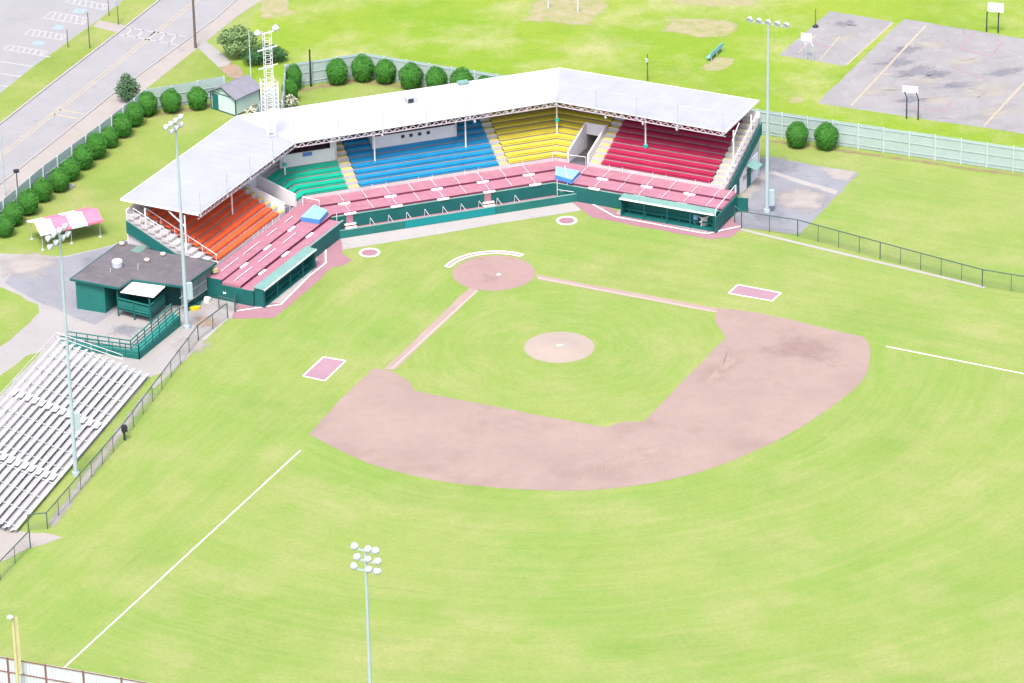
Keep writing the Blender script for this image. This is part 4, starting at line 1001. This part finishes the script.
# lattice mast on the stand roof valley
mp_ = (16.22, -23.41, 8); mt_ = thing('lattice_mast', (mp_[0], mp_[1], 8.03), 'white lattice mast with two globe lamps behind the left bend of the roof', 'mast')
mb = MB(); hw = .36
cn = [Vector((mp_[0]+i*hw, mp_[1]+j*hw, 0)) for i, j in ((-1, -1), (1, -1), (1, 1), (-1, 1))]
for c in cn: mb.tube(c+Vector((0, 0, 8.0)), c+Vector((0, 0, 19.6)), .032, n=6)
for k in range(22):
    z = 8.3+.5*k
    for a, b in zip(cn, cn[1:]+cn[:1]): mb.tube(a+Vector((0, 0, z)), b+Vector((0, 0, z)), .022, n=4)
mb.build('lattice', 'steel_white', mt_)
mb = MB()
for k in range(8):
    z = 10.9+.46*k; mb.box((mp_[0], mp_[1]+.75, z), (1.55, .03, .05)); mb.box((mp_[0], mp_[1]-.75, z), (1.55, .03, .05)); mb.box((mp_[0]-.75, mp_[1], z), (.03, 1.45, .05)); mb.box((mp_[0]+.75, mp_[1], z), (.03, 1.45, .05))
for i, j in ((-1, -1), (1, -1), (1, 1), (-1, 1)): mb.box((mp_[0]+i*.72, mp_[1]+j*.72, 12.5), (.08, .08, 3.7))
mb.build('slatted_cage', 'steel_white', mt_)
du = (Vector((-uC.x, -uC.y, 0))+Vector((-uL.x, -uL.y, 0))*.7).normalized()
for z, w_ in ((19.5, 1.15), (17.8, 1.2), (15.8, 1.15)):
    c = Vector((mp_[0], mp_[1], z)); mb = MB(); mb.bar(c-du*w_, c+du*w_, .1, .1); mb.build('crossarm', 'steel_white', mt_)
for q in (-1.1, 1.1):
    c = Vector((mp_[0], mp_[1], 19.75))+du*q; mb = MB()
    prof = [(-.4+.8*i/8, .4*math.sin(math.pi*max(.03, min(.97, i/8)))) for i in range(9)]; mb.lathe(c, (0, 0, 1), prof, 14); mb.build('globe_lamp', 'lamp_white', mt_, smooth=True)

# ------------------------------------------------------------------ shed
s0, s1 = Vector((15.06, -50.96)), Vector((13.21, -47.92)); sd = (s1-s0).normalized(); sw = (s1-s0).length; sn = Vector((sd.y, -sd.x))
if sn.dot(Vector((9.76, -50.79))-s1) < 0: sn = -sn
SL = 3.9; H0, H1 = 2.05, 2.95
sh = thing('shed', (*s0, 0), 'small pale mint shed with grey gable roof and dark green door', 'shed')
mb = MB(); q = [s0, s1, s1+sn*SL, s0+sn*SL]; mid0 = (s0+s1)/2; mid1 = mid0+sn*SL
vs = [V3(p, .02) for p in q]+[V3(p, H0) for p in q]+[V3(mid0, H1), V3(mid1, H1)]
mb.add(vs, [(0, 1, 5, 8, 4), (1, 2, 6, 5), (2, 3, 7, 9, 6), (3, 0, 4, 7), (4, 8, 9, 7), (5, 6, 9, 8)]); mb.build('wall', 'shed_wall', sh)
mb = MB(); slope = (H1-H0)/(sw/2)
for sg in (-1, 1):
    e = mid0+sd*(sg*(sw/2+.25)); ez = H1-slope*(sw/2+.25)+.05
    a = [V3(mid0-sn*.25, H1+.05), V3(mid1+sn*.25, H1+.05), V3(e+sn*(SL+.25), ez), V3(e-sn*.25, ez)]
    mb.add(a+[p+Vector((0, 0, .08)) for p in a], [(0, 1, 2, 3), (7, 6, 5, 4), (0, 4, 5, 1), (1, 5, 6, 2), (2, 6, 7, 3), (3, 7, 4, 0)])
mb.build('roof', 'shed_roof', sh)
mb = MB()
for p in (s0, s1, s1+sn*SL): mb.bar(V3(p, .02), V3(p, H0), .12, .12)
for sg in (-1, 1):
    e = mid0+sd*(sg*(sw/2+.2)); mb.bar(V3(mid0-sn*.27, H1+.02), V3(e-sn*.27, H1-slope*(sw/2+.2)+.02), .05, .14)
mb.bar(V3(s0-sn*.02, .08), V3(s1-sn*.02, .08), .06, .14); mb.bar(V3(s1+sd*.02, .08), V3(s1+sd*.02+sn*SL, .08), .06, .14)
mb.bar(V3(s0-sn*.02, H0+.02), V3(s1-sn*.02, H0+.02), .05, .08)
mb.build('trim', 'dark_pipe', sh)
mb = MB(); mb.bar(V3(s0+sd*.22-sn*.03, .98), V3(s0+sd*1.05-sn*.03, .98), .06, 1.85); mb.build('door', 'green_mid', sh)

# ------------------------------------------------------------------ striped canopy
c0, c1 = Vector((41.09, -22.30)), Vector((34.84, -23.18)); td = (c1-c0).normalized(); tn = Vector((td.y, -td.x))
if tn.y > 0: tn = -tn
TL = (c1-c0).length; TW = 3.0
cp = thing('canopy_tent', (*c0, 0), 'pink and white striped canopy tent standing on the lawn by the yard', 'tent')
N = 4
for k in range(N):
    t0 = -.3+(TL+.6)*k/N; t1 = -.3+(TL+.6)*(k+1)/N; mb = MB()
    for (oo0, z0), (oo1, z1) in (((-.35, 1.95), (1.15, 2.75)), ((1.15, 2.75), (TW+.35, 1.95))):
        m = 5
        for j in range(m):
            f0, f1 = j/m, (j+1)/m
            def pt(t, f): return V3(c0+td*t+tn*(oo0+(oo1-oo0)*f), z0+(z1-z0)*f-.10*math.sin(math.pi*f))
            a, b, c, d = pt(t0, f0), pt(t1, f0), pt(t1, f1), pt(t0, f1)
            mb.add([a, b, c, d]+[p-Vector((0, 0, .02)) for p in (a, b, c, d)], [(0, 1, 2, 3), (7, 6, 5, 4), (0, 4, 5, 1), (2, 6, 7, 3), (1, 5, 6, 2), (3, 7, 4, 0)])
    for oo in (-.35, TW+.35):
        mb.bar(V3(c0+td*t0+tn*oo, 1.86), V3(c0+td*t1+tn*oo, 1.86), .02, .22)
    mb.build('canopy_stripe', ['tent_white', 'tent_pink', 'tent_white', 'tent_pink'][k], cp)
for t in (0, TL*.5, TL):
    for oo in (0, TW):
        p = c0+td*t+tn*oo; mb = MB(); mb.tube(V3(p, 0), V3(p, 2.05), .035, n=6); mb.tube(V3(p, 0), V3(p, .12), .2, .16, 8); mb.build('leg', 'box_grey', cp)

# ------------------------------------------------------------------ poles and posts
def simplepole(name, base, h, r, m, label, cat, top=None):
    t = thing(name, (*base[:2], 0), label, cat); mb = MB(); mb.tube(V3(base), V3(base, h), r, r*.7, 8); mb.build('pole', m, t)
    if top: top(t, V3(base, h))
    return t
def t_utility(t, p):
    mb = MB(); mb.bar(p+Vector((-1.1, -.3, -.5)), p+Vector((1.1, .3, -.5)), .12, .12); mb.build('crossarm', 'wood_pole', t)
    mb = MB(); mb.tube(p+Vector((.3, .2, -1.6)), p+Vector((.3, .2, -.8)), .25); mb.build('transformer', 'box_grey', t)
simplepole('utility_pole', (11.98, -68.23), 8.5, .16, 'wood_pole', 'dark wooden utility pole at the corner where the footpath meets the road', 'utility pole', t_utility)
simplepole('flag_pole', (8.71, -57.39), 5.7, .07, 'lamp_white', 'slim white flag pole standing behind the shed', 'pole')
simplepole('street_post', (23.05, -72.57), 4.3, .07, 'wood_pole', 'taller thin grey post on the grass verge beside the road', 'post')
simplepole('street_post', (25.26, -73.75), 2.2, .06, 'wood_pole', 'shorter thin post on the verge edge next to the parking stalls', 'post')
def t_sign(t, p):
    mb = MB(); mb.box(p+Vector((0, .05, -.35)), (.6, .05, .75), rz=R(20)); mb.build('sign_plate', 'box_grey', t)
simplepole('sign_post', (18.22, -78.23), 3.0, .06, 'wood_pole', 'sign post with small grey plate on the far verge by the driveway', 'sign', t_sign)
simplepole('street_post', (18.55, -81.15), 2.6, .05, 'wood_pole', 'thin post beyond the driveway at the edge of the parking lot', 'post')
def t_lamp(t, p):
    mb = MB(); mb.box(p+Vector((0, 0, .08)), (.55, .4, .28)); mb.build('lamp_head', 'black_paint', t)
simplepole('lamp_post', (40.40, -35.51), 3.1, .07, 'black_paint', 'black lamp post with square head between the bushes by the road fence', 'lamp post', t_lamp)
simplepole('street_post', (41.51, -36.77), 6.8, .09, 'galv', 'tall thin grey pole on the pavement at the left edge', 'post')
simplepole('park_post', (-31.56, -40.48), 3.2, .08, 'wood_pole', 'dark short pole in the park behind the red section roof', 'post', lambda t, p: MB().box(p+Vector((.15, .1, -.7)), (.25, .2, .4)).build('meter_box', 'lamp_white', t))
simplepole('fence_pole', (3.21, -52.81), 4.4, .12, 'black_paint', 'black pole standing against the fence corner behind the bushes', 'pole')
simplepole('goal_post', (-28.70, -64.48), 2.0, .13, 'lamp_white', 'left one of a pair of white posts on a bare park patch', 'post', None)
simplepole('goal_post', (-31.45, -62.22), 2.0, .13, 'lamp_white', 'right one of a pair of white posts on a bare park patch', 'post', None)
p = (44.26, 21.47); t = thing('bin', (*p, 0), 'dark blue-black box hung on the chain-link fence beside the bleachers', 'box')
mb = MB(); mb.box((*p, 1.25), (.5, .45, .6)); mb.build('box', 'black_paint', t); mb = MB(); mb.tube((*p, 0), (*p, 1.0), .07); mb.build('post', 'black_paint', t)

# ------------------------------------------------------------------ courts in the park
sheet('court', wavy([(-58.10, -51.76), (-63.41, -46.05), (-53.33, -36.29), (-47.73, -41.95)], 1.5, .08, 1), .010, 'court_asphalt')
sheet('court', wavy([(-64.84, -46.44), (-77.75, -32.95), (-66.44, -9.44), (-63.48, -12.05), (-46.40, -27.92)], 1.5, .1, 2), .010, 'court_asphalt')
SW = lambda q, r_, sd: [(q[0]+(x_-q[0])*1.2+(y_-q[1])*.3, q[1]+(y_-q[1])*.7-(x_-q[0])*.2) for x_, y_ in circle(q, r_, 22, amp=r_*.45, seed=sd)]
soft_multi('court_stain', [SW(q, r_, i) for i, (q, r_) in enumerate((((-56.46, -43.76), 2), ((-54.11, -28.69), 2.5), ((-59.01, -23.74), 2.5), ((-64.44, -23.94), 3.5), ((-64.40, -38.35), 2.5), ((-63.62, -18.36), 2.5), ((-65.44, -32.64), 2.5), ((-59.79, -29.42), 2)))], .0115, 'court_sand', .35)
soft_multi('court_stain', [SW(q, r_, i+20) for i, (q, r_) in enumerate((((-59.12, -35.19), 2.5), ((-59.70, -31.89), 3), ((-61.24, -38.06), 1.8), ((-68.92, -28.17), 2.5), ((-58.09, -47.56), 1.6), ((-62.24, -26.93), 2), ((-61.49, -30.55), 2), ((-56.01, -24.95), 1.8)))], .0185, 'court_dark', .35)
ylm = MB(); yline((-66.31, -43.73), (-49.51, -25.88), .26, .023); yline((-73.10, -28.32), (-60.32, -15.44), .26, .023); yline((-63.16, -45.83), (-53.52, -36.52), .22, .023)
yline((-49.91, -41.69), (-54.02, -46.01), .14, .023); yline((-51.38, -38.93), (-56.17, -44.51), .16, .023)
o = ylm.build('court_lines', 'yellow_line'); o['kind'] = 'structure'
pm = MB()
for a, b in (((-70.81, -40.34), (-67.00, -36.04)), ((-72.27, -36.11), (-69.23, -32.97)), ((-67.00, -36.04), (-69.23, -32.97)), ((-64.04, -31.67), (-66.23, -26.52)), ((-54.95, -23.90), (-58.15, -20.55)), ((-58.15, -20.55), (-60.21, -23.26)), ((-52.76, -43.04), (-54.18, -41.84)), ((-52.09, -44.89), (-53.19, -43.19))): line(a, b, .3, .0235+.0003*len(pm.f))
o = pm.build('court_marks', 'faded_red_line'); o['kind'] = 'structure'
def hoop(base0, base1, h, bw, bh, label, pm_, face, single=False):
    b0_, b1_ = Vector(base0[:2]), Vector(base1[:2]); c = (b0_+b1_)/2; t = thing('basketball_hoop', (*c, 0), label, 'basketball hoop', 'basketball hoops in the park')
    d = (b1_-b0_).normalized(); f = Vector((*face, 0)).normalized()
    for b in ((c,) if single else (b0_, b1_)):
        mb = MB(); mb.path([V3(b), V3(b, h-.9), V3(b, h-.3)+f*.5], .07, 6); mb.build('post', pm_, t)
    cc = V3(c, h)+f*.55; mb = MB(); x = Vector((*d, 0)); mb.box(cc, (bw, .05, bh), (x, Vector((-d.y, d.x, 0)), Vector((0, 0, 1)))); mb.build('backboard', 'canvas_white', t)
    mb = MB(); rc = cc+f*.35+Vector((0, 0, -bh*.35)); pts = [rc+Vector((.23*math.cos(2*math.pi*i/12), .23*math.sin(2*math.pi*i/12), 0)) for i in range(13)]; mb.path(pts, .02, 4); mb.build('rim', 'brick_red', t)
hoop((-53.55, -20.36), (-54.58, -19.65), 3.3, 1.7, .75, 'basketball hoop on two bent black posts at the near edge of the large court', 'black_paint', (.1, -.9))
hoop((-71.81, -39.46), (-72.88, -38.71), 3.2, 1.75, 1.1, 'basketball hoop with large white board at the far edge of the large court', 'black_paint', (-.1, .9))
hoop((-49.95, -39.50), (-50.55, -38.95), 2.6, 1.25, .9, 'basketball hoop with pale rounded board on the small court', 'galv', (.3, -.9), False)
p = (-54.67, -47.98); t = thing('court_pole', (*p, 0), 'thin pole with a black box at its foot at the back of the small court', 'pole')
mb = MB(); mb.tube((*p, 0), (*p, 2.2), .06); mb.build('pole', 'wood_pole', t); mb = MB(); mb.lathe((*p, 0), (0, 0, 1), [(0, .35), (.12, .35), (.25, .2)], 10); mb.build('base', 'black_paint', t)
# park bench
b0_, b1_ = Vector((-39.69, -43.02)), Vector((-42.26, -45.56)); d = (b1_-b0_).normalized(); n_ = Vector((-d.y, d.x))
t = thing('park_bench', (*b0_, 0), 'light blue metal park bench on a bare patch of the park', 'bench')
mb = MB(); mb.bar(V3(b0_, .5), V3(b1_, .5), .45, .06); mb.build('seat', 'bench_blue', t)
mb = MB(); mb.bar(V3(b0_-n_*.28, .85), V3(b1_-n_*.28, .85), .06, .45); mb.build('backrest', 'bench_blue', t)
for f in (.08, .5, .92):
    c = b0_.lerp(b1_, f); mb = MB(); mb.bar(V3(c+n_*.2, 0), V3(c+n_*.2, .5), .07, .07); mb.bar(V3(c-n_*.28, 0), V3(c-n_*.28, 1.0), .07, .07); mb.build('leg', 'box_grey', t)

# ------------------------------------------------------------------ small things by the dugouts
p = (-22.80, -3.89); mb = MB(); mb.lathe((*p, .05), (0, 0, 1), [(0, .26), (.3, .3), (.8, .28), (.86, .2)], 12); tag(mb.build('barrel', 'tarp_blue', loc=(*p, 0)), 'pale blue barrel standing in the dugout below the red rows', 'barrel')
p = (-23.29, -2.91); t = thing('equipment_rack', (*p, 0), 'white and black equipment rack at the right end of the dugout', 'rack')
mb = MB()
for k in range(4): mb.box((p[0]+.2*k-.3, p[1], .5), (.08, .06, 1.0), rz=.4*k)
mb.bar((p[0]-.5, p[1], .3), (p[0]+.5, p[1], 1.1), .06, .08); mb.bar((p[0]-.5, p[1], 1.0), (p[0]+.5, p[1], .5), .06, .08); mb.build('frame', 'chalk', t)
mb = MB(); mb.box((p[0], p[1]-.25, .4), (.9, .3, .7)); mb.build('case', 'black_paint', t)
p = (25.65, -3.46); t = thing('equipment_bin', (*p, 0), 'dark blue equipment bin beside the left dugout wall', 'bin')
mb = MB(); mb.box((*p, .35), (.9, .7, .66), rz=.7); mb.build('body', 'black_paint', t, bevel=.03); mb = MB(); mb.box((*p, .72), (.96, .76, .07), rz=.7); mb.build('lid', 'blue_sign', t)
p = (26.71, -4.25); t = thing('folding_table', (*p, 0), 'white folding table heaped with a pale sheet at the end of the deck wall', 'table')
mb = MB(); mb.box((*p, .75), (2.0, .8, .05), rz=2.4); mb.build('table_top', 'canvas_white', t)
for i, j in ((-1, -1), (1, -1), (1, 1), (-1, 1)):
    c = Vector((p[0], p[1], 0))+Matrix.Rotation(2.4, 3, 'Z') @ Vector((.85*i, .3*j, 0)); mb = MB(); mb.tube(c, c+Vector((0, 0, .73)), .025, n=6); mb.build('leg', 'box_grey', t)
mb = MB(); mb.prism([(p[0]+.6*math.cos(k)*(1+.2*math.sin(3*k)), p[1]+.45*math.sin(k)) for k in [.524*i for i in range(12)]], .78, .95); mb.build('sheet', 'canvas_white', t)
p = (30.50, -3.19); mb = MB(); mb.prism([(p[0]+.55*math.cos(k), p[1]+.3*math.sin(k)) for k in [.785*i for i in range(8)]], .02, .28); mb.tube((p[0]-.5, p[1], .25), (p[0]+.5, p[1]+.1, .3), .1); tag(mb.build('equipment_bag', 'yellow_plastic', loc=(*p, 0)), 'bright yellow bag lying on the yard beside the tall light pole', 'bag')
p = (28.88, -4.38); mb = MB(); mb.box((*p, .22), (.7, .5, .4), rz=.9); mb.box((p[0]+.1, p[1], .45), (.5, .4, .12), rz=1.1); tag(mb.build('cooler', 'canvas_white', loc=(*p, 0)), 'white cooler box on the yard under the picket screen', 'cooler')
p = (29.92, -4.54); mb = MB()
for k in range(7): mb.bar((p[0]-.8+.1*k, p[1]-1.0+.25*k, .06+.03*(k % 3)), (p[0]+.9+.1*k, p[1]+.1+.25*k, .1+.05*(k % 2)), .12, .1)
tag(mb.build('board_pile', 'green_mid', loc=(*p, 0)), 'pile of dark green boards below the picket screen', 'boards')
p = (34.55, -36.31); mb = MB(); mb.box((*p, .1), (.9, .6, .18), rz=.6); mb.box((*p, .21), (.7, .45, .05), rz=.6); tag(mb.build('utility_cover', 'pale_concrete', loc=(*p, 0)), 'pale concrete box cover on the lawn beside the row of bushes', 'cover')
for q, lb_ in (((35.34, -26.27), 'white bucket on the lawn under the striped canopy'),):
    mb = MB(); mb.lathe((*q, 0), (0, 0, 1), [(0, .2), (.3, .26), (.32, .24)], 10); tag(mb.build('bucket', 'canvas_white', loc=(*q, 0)), lb_, 'bucket')

# ------------------------------------------------------------------ shrubs and trees
def leaf_blob(mb, c, rad, n, leaf, rnd, inner=.55, lumpy=1.):
    for i in range(n):
        while True:
            d = Vector((rnd.gauss(0, 1), rnd.gauss(0, 1), rnd.gauss(0, 1)))
            if d.length > .01: break
        d.normalize(); k = inner+(1-inner)*rnd.random()**.5
        lump = 1+lumpy*(.10*math.sin(5*d.x+1.3*c[0])*math.sin(4*d.y+c[1])+.08*math.sin(7*d.z))
        p = Vector(c)+Vector((d.x*rad[0], d.y*rad[1], d.z*rad[2]))*k*lump
        nrm = (d+Vector((rnd.uniform(-.8, .8), rnd.uniform(-.8, .8), rnd.uniform(-.3, .9)))).normalized()
        a = nrm.orthogonal().normalized(); a.rotate(Matrix.Rotation(rnd.uniform(0, 6.28), 3, nrm)); b = nrm.cross(a); s = leaf*rnd.uniform(.6, 1.3)
        mb.add([p+a*s, p+b*s*.45, p-a*s, p-b*s*.45], [(0, 1, 2, 3)])
def bush_mesh(seed, rx, rz):
    rnd = random.Random(seed); mb = MB()
    n, m = 18, 10
    for j in range(m+1):
        th = math.pi*j/m
        for i in range(n):
            ph = 2*math.pi*i/n; d = Vector((math.sin(th)*math.cos(ph), math.sin(th)*math.sin(ph), math.cos(th)))
            k = .86+.05*math.sin(4*ph+seed)*math.sin(3*th)+rnd.uniform(-.03, .03)
            mb.v.append((d.x*rx*k, d.y*rx*k, rz*.95+d.z*rz*k))
    for j in range(m):
        mb.f += [(j*n+i, (j+1)*n+i, (j+1)*n+(i+1) % n, j*n+(i+1) % n) for i in range(n)]
    mb.mi = [0]*len(mb.f)
    leaf_blob(mb, (0, 0, rz*.97), (rx, rx, rz*.98), 3200, .10, rnd, .84, lumpy=.55)
    return mb
protos = [bush_mesh(s, 1.22, 1.52).build('round_bush', 'leaf_shrub') for s in (1, 2, 3)]
BUSH = [((43.88, -27.05),  1.0, 'first round bush from the left edge along the road fence'), ((42.37, -29.34), 1.0, 'second round bush from the left edge along the road fence'),
 ((40.28, -31.42), 1.03, 'third round bush from the left edge, just past the black lamp post'), ((38.13, -34.06), .98, 'fourth round bush from the left edge along the road fence'),
 ((35.85, -35.87), 1.03, 'round bush above the striped canopy with the pale box cover at its right'), ((34.07, -38.18), 1.0, 'sixth round bush from the left edge along the road fence'),
 ((32.05, -40.56), 1.03, 'round bush in the middle of the road-side row, seventh from the left edge'), ((30.07, -42.71), 1.05, 'eighth round bush from the left edge along the road fence'),
 ((28.03, -45.01), .95, 'ninth round bush from the left edge along the road fence'), ((26.06, -47.23), 1.05, 'round bush below the loose dark tree, tenth from the left edge'),
 ((24.09, -49.62), 1.05, 'round bush beside the loose dark tree at the bend of the road fence'), ((22.01, -51.72), 1.03, 'round bush just right of the bend of the road fence'),
 ((19.38, -51.69), 1.05, 'round bush midway between the fence bend and the shed'), ((16.48, -51.41), 1.03, 'round bush next to the dark green shed door'),
 ((0.30, -52.40), 1.12, 'round bush first right of the black pole at the back fence'), ((-2.56, -52.15), 1.18, 'largest round bush at the corner of the back fence'),
 ((-4.69, -50.69), 1.12, 'round bush just right of the back fence corner'), ((-6.80, -48.18), 1.14, 'round bush behind the roof hatch of the grandstand'),
 ((-9.13, -46.34), 1.12, 'round bush whose foot is hidden by the roof, right of the roof hatch'), ((-11.36, -44.24), 1.2, 'round bush directly behind the mint roof vent, its foot hidden by the roof'), ((-13.32, -42.26), 1.12, 'rightmost bush behind the blue section roof, only its top showing'),
 ((-39.80, -17.84), 1.12, 'left one of the two round bushes by the right panel fence'), ((-42.44, -16.22), 1.12, 'right one of the two round bushes by the right panel fence')]
for i, (p, s, lab) in enumerate(BUSH):
    o = protos[i] if i < 3 else protos[i % 3].copy()
    if i >= 3: col.objects.link(o)
    o.location = (p[0], p[1], 0); o.rotation_euler.z = i*1.3; s2 = s*(.97+.06*((i*7) % 5)/5); s2 *= .9; o.scale = (s2*(.96+.08*((i*3) % 4)/4), s2, s2*(.95+.1*((i*5) % 4)/4))
    tag(o, lab, 'bush', 'round clipped bushes along the fences')
for p, sx, sz, lab in (((5.18, -52.55), .72, 1.05, 'pointed clipped bush behind the white-flowered bush, nearest the mast fence'), ((6.57, -49.51), .72, .95, 'lower pointed bush directly above the white-flowered bush')):
    o = protos[1].copy(); col.objects.link(o); o.location = (p[0], p[1], 0); o.scale = (sx, sx, sz); o.rotation_euler.z = p[0]; tag(o, lab, 'bush', 'round clipped bushes along the fences')
for (p, r_, h_, lab) in (((7.28, -47.72), 1.0, .75, 'white-flowered bush at the right foot of the lattice mast'), ((11.16, -47.21), 1.1, .6, 'low cream-flowered bush beside the shed wall')):
    t = thing('flowering_bush', (*p, 0), lab, 'bush'); rnd = random.Random(int(p[0]*10)); mb = MB(); leaf_blob(mb, (*p, h_), (r_, r_, h_), 1500, .10, rnd, .5); mb.build('foliage', 'leaf_mid', t)
    mb = MB(); leaf_blob(mb, (*p, h_*1.05), (r_*1.02, r_*1.02, h_*1.03), 520, .11, rnd, .9); mb.build('flowers', 'petal_cream', t)
def tree(base, h, blobs, mat_, leaf, n, label, tr=.12):
    t = thing('tree', (*base[:2], 0), label, 'tree'); rnd = random.Random(int(abs(base[0]*100))); b = V3(base)
    mb = MB(); mb.tube(b, b+Vector((.05, 0, h*.45)), tr, tr*.7, 8)
    for dx, dy, z, r_, rz in blobs: mb.tube(b+Vector((.03, 0, h*.3)), b+Vector((dx*.8, dy*.8, z)), tr*.5, tr*.2, 6)
    mb.build('trunk', 'bark', t)
    mb = MB()
    for dx, dy, z, r_, rz in blobs: leaf_blob(mb, b+Vector((dx, dy, z)), (r_, r_, rz), int(n*r_*r_), leaf, rnd, .25)
    mb.build('crown', mat_, t)
tree((22.98, -56.40), 2.9, [(0, 0, 2.0, 1.15, 1.1), (.65, .2, 1.4, .85, .85), (-.65, 0, 1.5, .9, .85), (0, .3, .85, .9, .7), (.1, 0, 2.8, .6, .6)], 'leaf_mid', .13, 620, 'loose dark green tree outside the bend of the road fence', .09)
tree((8.00, -64.12), 3.4, [(0, 0, 2.6, 1.3, 1.0), (1.2, .2, 2.7, 1.1, .8), (-1.0, .3, 2.0, 1.1, .9), (.9, .7, 1.6, 1.2, .9), (-.2, .7, 1.3, 1.1, .8), (1.9, 0, 2.3, .7, .6)], 'leaf_pale', .17, 620, 'pale feathery tree beside the worn footpath near the flag pole', .11)
tree((6.30, -61.25), 2.6, [(0, 0, 1.3, 1.5, 1.2), (-1.2, .2, 1.1, 1.3, 1.0), (1.1, .3, 1.1, 1.2, 1.0), (-2.1, .3, .8, .9, .7)], 'leaf_dark', .13, 620, 'dark dense shrub behind the lattice mast, right of the pale tree', .1)
